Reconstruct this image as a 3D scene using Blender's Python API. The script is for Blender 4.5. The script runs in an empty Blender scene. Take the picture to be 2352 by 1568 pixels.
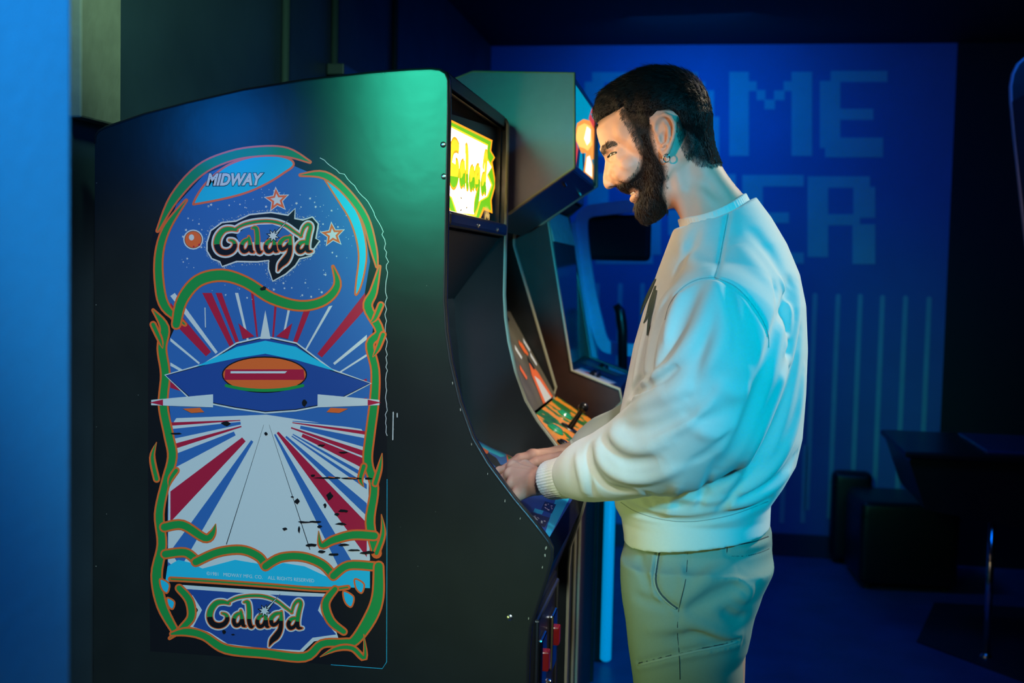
import bpy, bmesh, math, random
import numpy as np
from mathutils import Vector, Matrix
from mathutils.geometry import tessellate_polygon

random.seed(7); np.random.seed(7)
scene = bpy.context.scene
COL = scene.collection

# ------------------------------------------------------------------ camera
F_PX, W_PX, H_PX = 2750.0, 2352.0, 1568.0
YAW, PITCH, ROLL = 0.1600, 0.0597, 0.0234
CAM = np.array([1.1271, -2.0838, 1.4759])
_fw = np.array([-math.sin(YAW)*math.cos(PITCH), math.cos(YAW)*math.cos(PITCH), -math.sin(PITCH)])
_r0 = np.array([math.cos(YAW), math.sin(YAW), 0.0]); _u0 = np.cross(_r0, _fw)
_rt = math.cos(ROLL)*_r0 + math.sin(ROLL)*_u0
_up = -math.sin(ROLL)*_r0 + math.cos(ROLL)*_u0
cam_data = bpy.data.cameras.new('camera')
cam_data.sensor_fit = 'HORIZONTAL'; cam_data.sensor_width = 36.0
cam_data.lens = F_PX/W_PX*36.0
cam_data.clip_start = 0.05
cam_data.dof.use_dof = True; cam_data.dof.focus_distance = 2.20; cam_data.dof.aperture_fstop = 4.0
cam = bpy.data.objects.new('camera', cam_data); COL.objects.link(cam)
M = Matrix([[_rt[i], _up[i], -_fw[i], CAM[i]] for i in range(3)] + [[0, 0, 0, 1]])
cam.matrix_world = M
scene.camera = cam

# a point of the place measured on the photograph, at a known plane of the room
def _ray(px, py): return _fw + _rt*(px-W_PX/2)/F_PX - _up*(py-H_PX/2)/F_PX
def at_y(px, py, Y): d = _ray(px, py); return CAM + d*((Y-CAM[1])/d[1])
def at_x(px, py, X): d = _ray(px, py); return CAM + d*((X-CAM[0])/d[0])
def at_z(px, py, Z): d = _ray(px, py); return CAM + d*((Z-CAM[2])/d[2])

# ------------------------------------------------------------------ world, lights, exposure
scene.view_settings.view_transform = 'Standard'; scene.view_settings.look = 'None'
scene.view_settings.gamma = 1.0; scene.view_settings.use_curve_mapping = False
scene.view_settings.exposure = 0.0
world = bpy.data.worlds.new('world'); scene.world = world; world.use_nodes = True
world.node_tree.nodes['Background'].inputs[0].default_value = (0.004, 0.02, 0.07, 1)
world.node_tree.nodes['Background'].inputs[1].default_value = 0.25

def area_light(name, loc, target, size, power, color, spread=180):
    l = bpy.data.lights.new(name, 'AREA'); l.shape = 'DISK'; l.size = size if not hasattr(size, '__len__') else size[0]
    if hasattr(size, '__len__'): l.shape = 'RECTANGLE'; l.size_y = size[1]
    l.energy = power; l.color = color; l.spread = math.radians(spread)
    o = bpy.data.objects.new(name, l); COL.objects.link(o); o.location = loc
    o.rotation_euler = (Vector(target)-Vector(loc)).to_track_quat('-Z', 'Y').to_euler()
    return o
def spot_light(name, loc, target, power, color, angle=60, blend=0.5, radius=0.05):
    l = bpy.data.lights.new(name, 'SPOT'); l.energy = power; l.color = color
    l.spot_size = math.radians(angle); l.spot_blend = blend; l.shadow_soft_size = radius
    o = bpy.data.objects.new(name, l); COL.objects.link(o); o.location = loc
    o.rotation_euler = (Vector(target)-Vector(loc)).to_track_quat('-Z', 'Y').to_euler()
    return o

# cyan lamp high on the right behind the photographer: the player's back and sleeve
spot_light('cyan_spot', (2.35, -2.25, 2.2), (1.34, 0.1, 1.36), 350, (0.0, 0.60, 1.0), 26, 0.55, 0.10)
# neutral lamp on the ceiling behind the photographer, aimed at the printed panel
spot_light('panel_spot', (1.50, -2.75, 2.5), (0.42, 0.0, 1.08), 250, (0.90, 1.0, 0.97), 26, 0.55, 0.08)
# added pinkish lamp above the control deck, brightening the hands
spot_light('hand_fill_spot', (0.95, -0.75, 2.62), (0.78, 0.18, 1.06), 42, (1.0, 0.70, 0.86), 17, 0.6, 0.06)
# added whitish fill beside the left wall, lifting chest, forearm and hands
spot_light('fill_spot', (0.0, -0.55, 1.55), (1.05, 0.10, 1.28), 14, (1.0, 0.97, 0.92), 36, 0.6, 0.12)
# warm lamp on the left wall: the player's face
spot_light('warm_face_spot', (0.15, -1.02, 1.74), (0.94, 0.12, 1.67), 105, (1.0, 0.53, 0.20), 12, 0.7, 0.08)
# green lamp on the left, mirrored in the upper corner of the first machine
area_light('green_lamp', (0.34, -1.15, 2.02), (0.64, 0.0, 1.74), (0.18, 0.60), 0.55, (0.05, 1.0, 0.60), 24)
# dim green lamp by the ceiling washing the wall behind the machines
spot_light('green_wall_lamp', (0.55, -0.55, 2.6), (-0.06, 0.45, 2.05), 55, (0.45, 1.0, 0.70), 60, 0.9, 0.1)
# blue lamp on the left wall beside the first machine
area_light('blue_lamp', (0.02, -0.60, 1.78), (0.30, 0.2, 1.72), 0.20, 0.6, (0.0, 0.24, 1.0), 120)
# yellow-green glow of a machine on the photographer's left
spot_light('yellow_green_lamp', (0.15, -0.75, 0.80), (1.15, 0.12, 0.92), 28, (0.72, 1.0, 0.30), 34, 0.8, 0.20)
# blue wash on the back wall and the room
area_light('blue_wash_back', (1.0, 3.55, 2.62), (1.1, 4.34, 1.9), 0.6, 7.5, (0.0, 0.24, 1.0), 160)
area_light('blue_wash_room', (2.0, 1.6, 2.6), (1.6, 2.6, 0.0), 0.8, 11, (0.0, 0.16, 1.0), 170)
# added warm lamp, brightening the control decks further down the row
spot_light('deck_fill_spot', (1.75, 1.05, 2.6), (0.80, 1.10, 1.05), 170, (1.0, 0.86, 0.62), 30, 0.6, 0.06)
# blue lamp above the near wall end
spot_light('blue_wall_lamp', (0.98, -1.72, 2.6), (0.63, -1.24, 1.85), 115, (0.0, 0.54, 1.0), 52, 0.9, 0.1)
# warm rim from a machine behind the player
spot_light('warm_rim_lamp', (2.40, 1.15, 2.30), (1.25, 0.2, 1.20), 160, (1.0, 0.86, 0.62), 44, 0.7, 0.15)

# ------------------------------------------------------------------ helpers
def tag(o, label=None, cat=None, group=None, kind=None):
    if label: o['label'] = label
    if cat: o['category'] = cat
    if group: o['group'] = group
    if kind: o['kind'] = kind
    return o
def thing(name, label, cat, loc=(0, 0, 0), group=None):
    o = bpy.data.objects.new(name, None); COL.objects.link(o); o.location = loc
    o.empty_display_size = 0.1
    tag(o, label, cat, group); return o
def link(o, parent=None):
    COL.objects.link(o)
    if parent is not None:
        o.parent = parent
        if parent.type == 'EMPTY': o.matrix_parent_inverse = Matrix.Translation(-Vector(parent.location))
    return o
def mesh_obj(name, verts, faces, mats, parent=None, fmat=None, smooth=False):
    me = bpy.data.meshes.new(name)
    me.from_pydata([tuple(map(float, v)) for v in verts], [], [tuple(f) for f in faces])
    for m in (mats if isinstance(mats, (list, tuple)) else [mats]): me.materials.append(m)
    if fmat is not None: me.polygons.foreach_set('material_index', np.array(fmat, dtype=np.int32))
    if smooth: me.polygons.foreach_set('use_smooth', np.ones(len(me.polygons), dtype=bool))
    me.update()
    return link(bpy.data.objects.new(name, me), parent)

class MB:
    """collects solids; build() links them as one mesh"""
    def __init__(s): s.v = []; s.f = []; s.m = []
    def add(s, V, Fc, mi=0):
        b = len(s.v); s.v += [tuple(map(float, v)) for v in V]
        s.f += [tuple(i+b for i in f) for f in Fc]; s.m += [mi]*len(Fc); return s
    def box(s, c, d, rot=None, mi=0, bev=0.0):
        bm = bmesh.new(); bmesh.ops.create_cube(bm, size=1.0)
        bmesh.ops.scale(bm, vec=d, verts=bm.verts)
        if bev > 0: bmesh.ops.bevel(bm, geom=bm.edges[:], offset=bev, segments=2, affect='EDGES', profile=0.5)
        if rot is not None: bmesh.ops.rotate(bm, cent=(0, 0, 0), matrix=rot, verts=bm.verts)
        bmesh.ops.translate(bm, vec=c, verts=bm.verts); s.bm(bm, mi); return s
    def bm(s, bm, mi=0):
        bm.verts.index_update()
        s.add([v.co[:] for v in bm.verts], [[v.index for v in f.verts] for f in bm.faces], mi); bm.free(); return s
    def cyl(s, a, b, r0, r1=None, n=16, mi=0, caps=True):
        r1 = r0 if r1 is None else r1
        a = np.array(a, float); b = np.array(b, float); d = b-a; d /= np.linalg.norm(d)
        t = np.array([1, 0, 0]) if abs(d[0]) < .9 else np.array([0, 1, 0])
        e1 = np.cross(d, t); e1 /= np.linalg.norm(e1); e2 = np.cross(d, e1)
        V = []
        for (p, r) in ((a, r0), (b, r1)):
            for k in range(n):
                t = 2*math.pi*k/n; V.append(p+r*(math.cos(t)*e1+math.sin(t)*e2))
        Fc = [(k, (k+1) % n, n+(k+1) % n, n+k) for k in range(n)]
        if caps: Fc += [tuple(range(n))[::-1], tuple(range(n, 2*n))]
        return s.add(V, Fc, mi)
    def lathe(s, a, d, prof, n=20, mi=0):
        a = np.array(a, float); d = np.array(d, float)/np.linalg.norm(d)
        t = np.array([1, 0, 0]) if abs(d[0]) < .9 else np.array([0, 1, 0])
        e1 = np.cross(d, t); e1 /= np.linalg.norm(e1); e2 = np.cross(d, e1)
        V = []; Fc = []
        for (r, h) in prof:
            for k in range(n):
                t = 2*math.pi*k/n; V.append(a+d*h+max(r, 1e-5)*(math.cos(t)*e1+math.sin(t)*e2))
        for j in range(len(prof)-1):
            for k in range(n): Fc.append((j*n+k, j*n+(k+1) % n, (j+1)*n+(k+1) % n, (j+1)*n+k))
        return s.add(V, Fc, mi)
    def tube(s, pts, r, n=8, mi=0, caps=True):
        P = [np.array(p, float) for p in pts]; R = r if hasattr(r, '__len__') else [r]*len(P)
        V = []; Fc = []; e1 = None
        for i, p in enumerate(P):
            d = P[min(i+1, len(P)-1)]-P[max(i-1, 0)]; d = d/(np.linalg.norm(d)+1e-12)
            if e1 is None:
                t = np.array([0, 0, 1.]) if abs(d[2]) < .9 else np.array([1., 0, 0]); e1 = np.cross(d, t)
            e1 = e1-d*np.dot(e1, d); e1 /= np.linalg.norm(e1)+1e-12; e2 = np.cross(d, e1)
            for k in range(n):
                t = 2*math.pi*k/n; V.append(p+R[i]*(math.cos(t)*e1+math.sin(t)*e2))
        for j in range(len(P)-1):
            for k in range(n): Fc.append((j*n+k, j*n+(k+1) % n, (j+1)*n+(k+1) % n, (j+1)*n+k))
        if caps: Fc += [tuple(range(n))[::-1], tuple(range((len(P)-1)*n, len(P)*n))]
        return s.add(V, Fc, mi)
    def prism(s, poly, to3, off, mi=0):
        """a 2D outline (list of (u,v)) turned to 3D by to3(u,v) and given the thickness vector off"""
        n = len(poly); A = [np.array(to3(*p), float) for p in poly]; o = np.array(off, float)
        V = A+[p+o for p in A]
        tri = tessellate_polygon([[Vector((p[0], p[1], 0)) for p in poly]])
        Fc = [tuple(t) for t in tri]+[tuple(n+i for i in t[::-1]) for t in tri]
        Fc += [(i, (i+1) % n, n+(i+1) % n, n+i) for i in range(n)]
        return s.add(V, Fc, mi)
    def build(s, name, mats, parent=None, smooth=False, fixn=True):
        o = mesh_obj(name, s.v, s.f, mats, parent, s.m, smooth)
        if fixn:
            bm = bmesh.new(); bm.from_mesh(o.data); bmesh.ops.recalc_face_normals(bm, faces=bm.faces); bm.to_mesh(o.data); bm.free()
        return o

def smooth_curve(pts, n=6, closed=False):
    """Catmull-Rom through 2D/3D points"""
    P = [np.array(p, float) for p in pts]; out = []; N = len(P)
    rng = range(N if closed else N-1)
    for i in rng:
        p0 = P[(i-1) % N] if (closed or i > 0) else P[0]
        p1 = P[i]; p2 = P[(i+1) % N]; p3 = P[(i+2) % N] if (closed or i+2 < N) else P[-1]
        for k in range(n):
            t = k/n
            out.append(.5*((2*p1)+(-p0+p2)*t+(2*p0-5*p1+4*p2-p3)*t*t+(-p0+3*p1-3*p2+p3)*t**3))
    if not closed: out.append(P[-1])
    return out

def rgb(r, g, b):
    f = lambda c: ((c/255+.055)/1.055)**2.4 if c/255 > .04045 else c/255/12.92
    return (f(r), f(g), f(b), 1.0)

def mat(name, color, rough=0.5, metal=0.0, emit=0.0, ecol=None, noise=0.0, nscale=30.0, bump=0.0, bscale=200.0,
        coat=0.0, spec=0.5, sheen=0.0, sss=0.0):
    m = bpy.data.materials.new(name); m.use_nodes = True
    nt = m.node_tree; b = nt.nodes['Principled BSDF']
    c = tuple(color)[:3]+(1.0,)
    b.inputs['Base Color'].default_value = c; b.inputs['Roughness'].default_value = rough
    b.inputs['Metallic'].default_value = metal; b.inputs['Specular IOR Level'].default_value = spec
    if coat: b.inputs['Coat Weight'].default_value = coat; b.inputs['Coat Roughness'].default_value = 0.12
    if sheen: b.inputs['Sheen Weight'].default_value = sheen; b.inputs['Sheen Roughness'].default_value = 0.5
    if sss:
        b.inputs['Subsurface Weight'].default_value = sss; b.inputs['Subsurface Radius'].default_value = (0.012, 0.004, 0.002)
        b.inputs['Subsurface Scale'].default_value = 0.6
    if emit:
        b.inputs['Emission Strength'].default_value = emit
        b.inputs['Emission Color'].default_value = tuple((ecol or c))[:3]+(1.0,)
    tc = nt.nodes.new('ShaderNodeTexCoord')
    if noise:
        n = nt.nodes.new('ShaderNodeTexNoise'); n.inputs['Scale'].default_value = nscale; n.inputs['Detail'].default_value = 5
        nt.links.new(tc.outputs['Object'], n.inputs['Vector'])
        mx = nt.nodes.new('ShaderNodeMix'); mx.data_type = 'RGBA'; mx.blend_type = 'MIX'
        mx.inputs[6].default_value = tuple(x*(1-noise) for x in c[:3])+(1,)
        mx.inputs[7].default_value = tuple(min(1, x*(1+noise)) for x in c[:3])+(1,)
        nt.links.new(n.outputs['Fac'], mx.inputs[0]); nt.links.new(mx.outputs[2], b.inputs['Base Color'])
    if bump:
        n2 = nt.nodes.new('ShaderNodeTexNoise'); n2.inputs['Scale'].default_value = bscale; n2.inputs['Detail'].default_value = 4
        nt.links.new(tc.outputs['Object'], n2.inputs['Vector'])
        bp = nt.nodes.new('ShaderNodeBump'); bp.inputs['Strength'].default_value = bump; bp.inputs['Distance'].default_value = 0.004
        nt.links.new(n2.outputs['Fac'], bp.inputs['Height']); nt.links.new(bp.outputs['Normal'], b.inputs['Normal'])
    return m

MT = {}
MT['blue_wall'] = mat('blue_wall_paint', (0.008, 0.20, 0.50), 0.6, noise=.10, nscale=3, bump=.15, bscale=60)
MT['mural'] = mat('mural_blue_paint', (0.12, 0.22, 0.60), 0.65, noise=.12, nscale=4, bump=.1, bscale=50)
MT['mural_text'] = mat('mural_light_paint', (0.30, 0.62, 0.75), 0.65, noise=.12, nscale=6)
MT['dark_wall'] = mat('dark_wall_paint', (0.035, 0.06, 0.075), 0.55, noise=.5, nscale=4, bump=.25, bscale=12)
MT['tan_strip'] = mat('tan_wall_strip', (0.34, 0.30, 0.22), 0.8, noise=.3, nscale=14, bump=.3, bscale=40)
MT['black_wall'] = mat('black_wall_paint', (0.012, 0.014, 0.02), 0.7)
MT['ceiling'] = mat('dark_ceiling_paint', (0.006, 0.006, 0.014), 0.8)
MT['floor'] = mat('dark_floor', (0.07, 0.13, 0.34), 0.38, noise=.4, nscale=5, bump=.1, bscale=30)
MT['black_lam'] = mat('black_laminate', (0.012, 0.016, 0.016), 0.30, noise=.3, nscale=9, bump=.08, bscale=25, spec=.45)
MT['tmold'] = mat('black_edge_molding', (0.012, 0.014, 0.018), 0.28)
MT['pale_mold'] = mat('pale_edge_molding', (0.30, 0.30, 0.20), 0.35)
MT['grey_lam'] = mat('grey_laminate', (0.13, 0.125, 0.24), 0.42, noise=.1, nscale=40)
MT['brown_lam'] = mat('brown_woodgrain_laminate', (0.075, 0.032, 0.025), 0.45, noise=.4, nscale=18)
MT['black_plastic'] = mat('black_plastic', (0.01, 0.01, 0.012), 0.30)
MT['matte_black'] = mat('matte_black_board', (0.006, 0.007, 0.009), 0.7)
MT['glass_dark'] = mat('dark_screen_glass', (0.003, 0.004, 0.006), 0.08)
MT['chrome'] = mat('chrome', (0.75, 0.75, 0.75), 0.12, 1.0)
MT['steel'] = mat('dull_steel', (0.35, 0.36, 0.36), 0.3, 1.0)
MT['leather'] = mat('black_leatherette', (0.01, 0.01, 0.014), 0.38, bump=.2, bscale=120)
MT['red_plastic'] = mat('red_plastic', (0.22, 0.008, 0.008), 0.25)
MT['scuff'] = mat('worn_raw_board', (0.20, 0.22, 0.19), 0.8)

# ------------------------------------------------------------------ the room
YB, XL, ZC, XR = 4.341, -0.06, 2.675, 4.2
def struct(name, mb, m, parent=None, **k):
    o = mb.build(name, m, parent, **k)
    if parent is None: tag(o, kind='structure')
    return o
struct('floor', MB().box((1.6, 0.7, -0.05), (6.4, 7.6, 0.1)), MT['floor'])
struct('ceiling', MB().box((1.6, 0.7, ZC+0.05), (6.4, 7.6, 0.1)), MT['ceiling'])
struct('wall_left', MB().box((XL-0.06, 1.62, ZC/2), (0.12, 5.64, ZC)), MT['dark_wall'])
wall_back = struct('wall_back', MB().box(((XL+2.341)/2-.03, YB+0.06, ZC/2), (2.341-XL+.06, 0.12, ZC)), MT['mural'])
struct('wall_back_black', MB().box(((2.341+XR)/2, YB+0.06, ZC/2), (XR-2.341, 0.12, ZC)), MT['black_wall'])
struct('wall_right', MB().box((XR+0.06, 0.7, ZC/2), (0.12, 7.6, ZC)), MT['black_wall'])
struct('wall_rear', MB().box((1.6, -3.0, ZC/2), (6.4, 0.12, ZC)), MT['black_wall'])
struct('baseboard_back', MB().box(((XL+2.341)/2, YB-0.009, 0.06), (2.341-XL, 0.018, 0.12), bev=.003), mat('dark_baseboard', (0.03, 0.05, 0.10), .4))
# near wall end on the left, close to the lens
ex = at_y(167, 784, -1.20)[0]
struct('wall_front', MB().box((ex-0.09, -1.26, ZC/2), (0.18, 0.12, ZC), bev=.006), MT['blue_wall'])
# tan strip on the upper part of the left wall
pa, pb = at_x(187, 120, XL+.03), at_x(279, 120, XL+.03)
struct('trim_1', MB().box((XL+.015, (pa[1]+pb[1])/2, (ZC+1.74)/2), (.03, pb[1]-pa[1], ZC-1.74), bev=.004), MT['tan_strip'])
# conduits on the left wall
cm = mat('painted_conduit', (0.05, 0.075, 0.065), .35)
for i, (px, lab) in enumerate(((657, 'nearest of three thin wall conduits, catching green light'), (770, 'middle one of three thin wall conduits'), (908, 'farthest of three thin wall conduits, beside the second machine'))):
    p = at_x(px, 60, XL+.012)
    o = MB().cyl((p[0], p[1], .1), (p[0], p[1], ZC-.005), .011, n=10).build('wall_conduit', cm, None, smooth=True)
    tag(o, lab, 'conduit', 'conduits on the left wall')
p = at_x(770, 158, XL+.03); q = at_x(830, 180, XL+.03)
tag(MB().box(((p[0]), (p[1]+q[1])/2, p[2]), (.055, (q[1]-p[1]), .035), bev=.004).build('wall_bracket', cm), 'small metal bracket on the dark wall above the first machine', 'bracket')

# mural lettering, painted in blocks on the back wall
def wrect(mb, x0, y0, x1, y1, th=.002):
    c = [at_y(x, y, YB) for (x, y) in ((x0, y0), (x1, y0), (x1, y1), (x0, y1))]
    V = [(p[0], YB-th, p[2]) for p in c]+[(p[0], YB+.001, p[2]) for p in c]
    mb.add(V, [(0, 1, 2, 3), (0, 4, 5, 1), (1, 5, 6, 2), (2, 6, 7, 3), (3, 7, 4, 0)])
LET = {
 'G': [(1360, 166, 1492, 190), (1343, 188, 1388, 338), (1362, 335, 1492, 360), (1440, 262, 1492, 336), (1420, 258, 1492, 276)],
 'A': [(1545, 166, 1602, 190), (1530, 188, 1620, 210), (1512, 208, 1556, 360), (1596, 208, 1640, 360), (1512, 270, 1640, 292), (1606, 268, 1652, 360), (1500, 268, 1545, 360)],
 'M': [(1675, 165, 1720, 358), (1818, 165, 1865, 358), (1720, 187, 1738, 209), (1738, 207, 1758, 230), (1756, 229, 1780, 251), (1778, 208, 1802, 230), (1800, 187, 1820, 209)],
 'E': [(1908, 163, 2038, 188), (1883, 186, 1930, 340), (1928, 250, 2006, 275), (1895, 316, 2028, 361)],
 'O': [(1368, 398, 1500, 424), (1350, 420, 1398, 585), (1470, 420, 1518, 585), (1368, 582, 1500, 606)],
 'V': [(1535, 400, 1580, 540), (1645, 400, 1690, 540), (1556, 536, 1602, 580), (1622, 536, 1668, 580), (1585, 575, 1640, 606)],
 'E2': [(1705, 402, 1846, 428), (1705, 426, 1752, 582), (1750, 488, 1812, 512), (1705, 580, 1846, 605)],
 'R': [(1866, 405, 1998, 431), (1855, 405, 1902, 590), (1960, 429, 2010, 500), (1900, 492, 1975, 517), (1958, 515, 2010, 606)]}
for k, rs in LET.items():
    mb = MB()
    for i, rr in enumerate(rs): wrect(mb, *rr, th=.002+.0002*i)
    o = mb.build('painted_letter', MT['mural_text'], wall_back, fixn=False)
    o['label'] = 'pale block letter %s of the words GAME OVER' % k[0]
STR = [(x, 655, 1180) for x in (1372, 1425, 1476)]+[(1872, 678, 1170), (1925, 680, 1190), (1976, 680, 1195), (2027, 683, 1200), (2080, 684, 1205), (2134, 686, 1210), (1850, 1026, 1200), (1800, 1080, 1200), (1820, 676, 980), (1770, 674, 900)]
for (px, y0, y1) in STR:
    a = at_y(px, y0, YB); b = at_y(px-(y1-y0)*.05, y1, YB); w = .0125; mb = MB(); V = []
    for k in range(9):
        t = math.pi*k/8; V.append((a[0]+w*math.cos(t), YB-.002, a[2]+w*math.sin(t)))
    V += [(a[0]-w, YB-.002, b[2]), (a[0]+w, YB-.002, b[2])]
    mb.add(V, [tuple(range(len(V)))])
    mb.build('painted_stripe', MT['mural_text'], wall_back, fixn=False)

# ------------------------------------------------------------------ first machine (printed side panel)
def dense(p, step=30):
    out = []
    for i in range(len(p)-1):
        a, b = np.array(p[i], float), np.array(p[i+1], float); n = max(1, int(np.linalg.norm(b-a)/step))
        out += [a+(b-a)*k/n for k in range(n)]
    return out+[np.array(p[-1], float)]
PROF_PX = [(218, 330), (219, 312), (226, 301), (240, 293), (330, 262), (430, 236), (560, 206), (700, 184), (850, 168), (940, 161), (990, 159), (1010, 161), (1023, 169), (1029, 184),
           (1029, 250), (1026, 400), (1023, 530), (1020, 690), (1024, 760), (1034, 830), (1055, 920), (1085, 1005), (1120, 1065), (1180, 1145), (1230, 1205), (1258, 1242), (1267, 1260), (1266, 1285),
           (1252, 1335), (1232, 1395), (1217, 1440), (1212, 1500)]
PROF = [(at_y(x, y, 0)[0], at_y(x, y, 0)[2]) for x, y in PROF_PX]
xf0 = PROF[-1][0]
PROF = PROF+[(xf0, 0.06), (PROF[0][0], 0.06)]
PROF[0] = (PROF[-1][0], PROF[0][1])
G_W, G_T = 0.65, 0.018
galaga = thing('arcade_machine', 'tall black arcade machine with colourful printed space art on its side', 'arcade machine', (0.4, 0.325, 0))
def side(name, prof, y0, th, m, parent):
    return MB().prism(prof, lambda u, v: (u, y0, v), (0, th, 0)).build(name, m, parent)
near_panel = side('side_panel', PROF, 0.0, G_T, MT['black_lam'], galaga)
far_panel = side('side_panel', PROF, G_W-G_T, G_T, MT['black_lam'], galaga)
def edging(prof, y0, th, m, parent, r=.0035, i0=0, i1=None):
    """plastic edge strip that follows the panel's outline"""
    P = prof[i0:i1]; n = len(P); V = []; Fc = []
    c = np.mean(np.array(prof), axis=0)
    for i, p in enumerate(P):
        a = np.array(P[max(i-1, 0)]); b = np.array(P[min(i+1, n-1)]); d = (b-a)/np.linalg.norm(b-a)
        nrm = np.array([-d[1], d[0]])
        for (k, (dy, dn)) in enumerate(((-.0012, -.002), (-.0012, r*.4), (.004, r), (th-.004, r), (th+.0012, r*.4), (th+.0012, -.002))):
            V.append((p[0]+nrm[0]*dn, y0+dy, p[1]+nrm[1]*dn))
    for i in range(n-1):
        for k in range(5): Fc.append((i*6+k, i*6+k+1, (i+1)*6+k+1, (i+1)*6+k))
    return mesh_obj('edge_molding', V, Fc, m, parent, smooth=True)
edging(PROF, 0.0, G_T, MT['tmold'], galaga, i1=len(PROF_PX)+1)
edging(PROF, G_W-G_T, G_T, MT['pale_mold'], galaga, i1=len(PROF_PX)+1)  # same black molding; the marquee's light on it is put in as pale colour

# worn chips on the molding and scuffs on the panel
mb = MB()
rr = random.Random(3)
for (px, py, s) in [(300, 272, 5), (365, 252, 6), (430, 237, 5), (480, 225, 7), (560, 207, 5), (590, 201, 6), (655, 190, 5), (880, 168, 5), (222, 420, 4), (221, 700, 5), (222, 980, 4), (221, 1300, 5),
                    (1022, 715, 6), (1040, 880, 6), (1058, 940, 7), (1083, 1020, 5), (1120, 1088, 5), (1160, 1150, 6), (1195, 1190, 5), (1252, 1275, 9), (1254, 1258, 9), (1246, 1302, 7), (1214, 1420, 5),
                    (980, 656, 4), (905, 950, 4), (905, 985, 4), (318, 907, 3), (245, 1180, 3), (1000, 1175, 3), (960, 1300, 3), (920, 1210, 3)]:
    poly = []
    for k in range(7):
        t = 2*math.pi*k/7; rad = s*rr.uniform(.18, .5); p = at_y(px+rad*math.cos(t)*.7, py+rad*math.sin(t)*1.5 if px > 1000 else py+rad*math.sin(t)*.6, 0); poly.append((p[0], p[2]))
    mb.prism(poly, lambda u, v: (u, -.0004, v), (0, .0003, 0))
tag(mb.build('worn_chips', MT['scuff'], near_panel), kind='stuff')
for (px, py) in ((1171, 1418), (1018, 332), (1020, 405)):
    p = at_y(px, py, 0); MB().lathe((p[0], 0.0, p[2]), (0, -1, 0), [(.0001, .0015), (.003, .0015), (.0045, .0005), (.0055, 0)], 14).build('screw', MT['steel'], near_panel, smooth=True)

# ---- print on the side: flat ink, layer over layer
INK = {k: mat('ink_'+k, c, 0.33, coat=.15) for k, c in {
    'black': (0.008, 0.009, 0.012), 'blue': (0.035, 0.14, 0.42), 'deepblue': (0.02, 0.07, 0.30), 'cyan': (0.02, 0.50, 0.72), 'white': (0.62, 0.66, 0.66),
    'red': (0.45, 0.015, 0.05), 'orange': (0.80, 0.14, 0.03), 'green': (0.015, 0.28, 0.06)}.items()}
INKN = list(INK); INKM = [INK[k] for k in INKN]
class Print:
    """flat ink shapes on a plane: to3(px,py) -> point, n = normal towards the viewer"""
    def __init__(s, to3, n, step=.000012): s.to3 = to3; s.n = np.array(n, float); s.mb = MB(); s.L = 1; s.step = step
    def fill(s, pts, ink, lay=None):
        if lay is None: s.L += 1; lay = s.L
        P = [np.array(s.to3(*p))+s.n*s.step*lay for p in pts]
        tri = tessellate_polygon([[Vector((float(p[0]), float(p[1]), 0)) for p in pts]])
        s.mb.add(P, [tuple(t) for t in tri], INKN.index(ink))
    def stroke(s, pts, w, ink, closed=False, lay=None, curve=5, ends=True):
        if lay is None: s.L += 1; lay = s.L
        W = list(w) if hasattr(w, '__len__') else [w]*len(pts)
        if curve: Q = smooth_curve([(p[0], p[1], ww) for p, ww in zip(pts, W)], curve, closed)
        else: Q = [np.array((p[0], p[1], ww), float) for p, ww in zip(pts, W)]
        n = len(Q); V = []; Fc = []
        for i, q in enumerate(Q):
            a = Q[(i-1) % n] if (closed or i > 0) else Q[0]; b = Q[(i+1) % n] if (closed or i < n-1) else Q[-1]
            d = (b-a)[:2]; d = d/(np.linalg.norm(d)+1e-9); nr = np.array([-d[1], d[0]])*max(q[2], 0)/2
            for sg in (1, -1): V.append(np.array(s.to3(q[0]+sg*nr[0], q[1]+sg*nr[1]))+s.n*(s.step*lay+1.0e-6*(i % 60)*.12))
        for i in range(n if closed else n-1):
            j = (i+1) % n; Fc.append((2*i, 2*i+1, 2*j+1, 2*j))
        s.mb.add(V, Fc, INKN.index(ink))
        if ends and not closed:
            for q in (Q[0], Q[-1]):
                if q[2] > 4: s.disc(q[0], q[1], q[2]/2, ink, lay=lay+.6, n=12)
    def disc(s, x, y, r, ink, ry=None, lay=None, n=20):
        ry = ry or r
        s.fill([(x+r*math.cos(2*math.pi*k/n), y+ry*math.sin(2*math.pi*k/n)) for k in range(n)], ink, lay)
    def star(s, x, y, r, ink, n=5, rin=.42, rot=-.2, lay=None):
        s.fill([(x+(r if k % 2 == 0 else r*rin)*math.sin(math.pi*k/n+rot), y-(r if k % 2 == 0 else r*rin)*math.cos(math.pi*k/n+rot)) for k in range(2*n)], ink, lay)
    def build(s, name, parent): return s.mb.build(name, INKM, parent, fixn=False)

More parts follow.
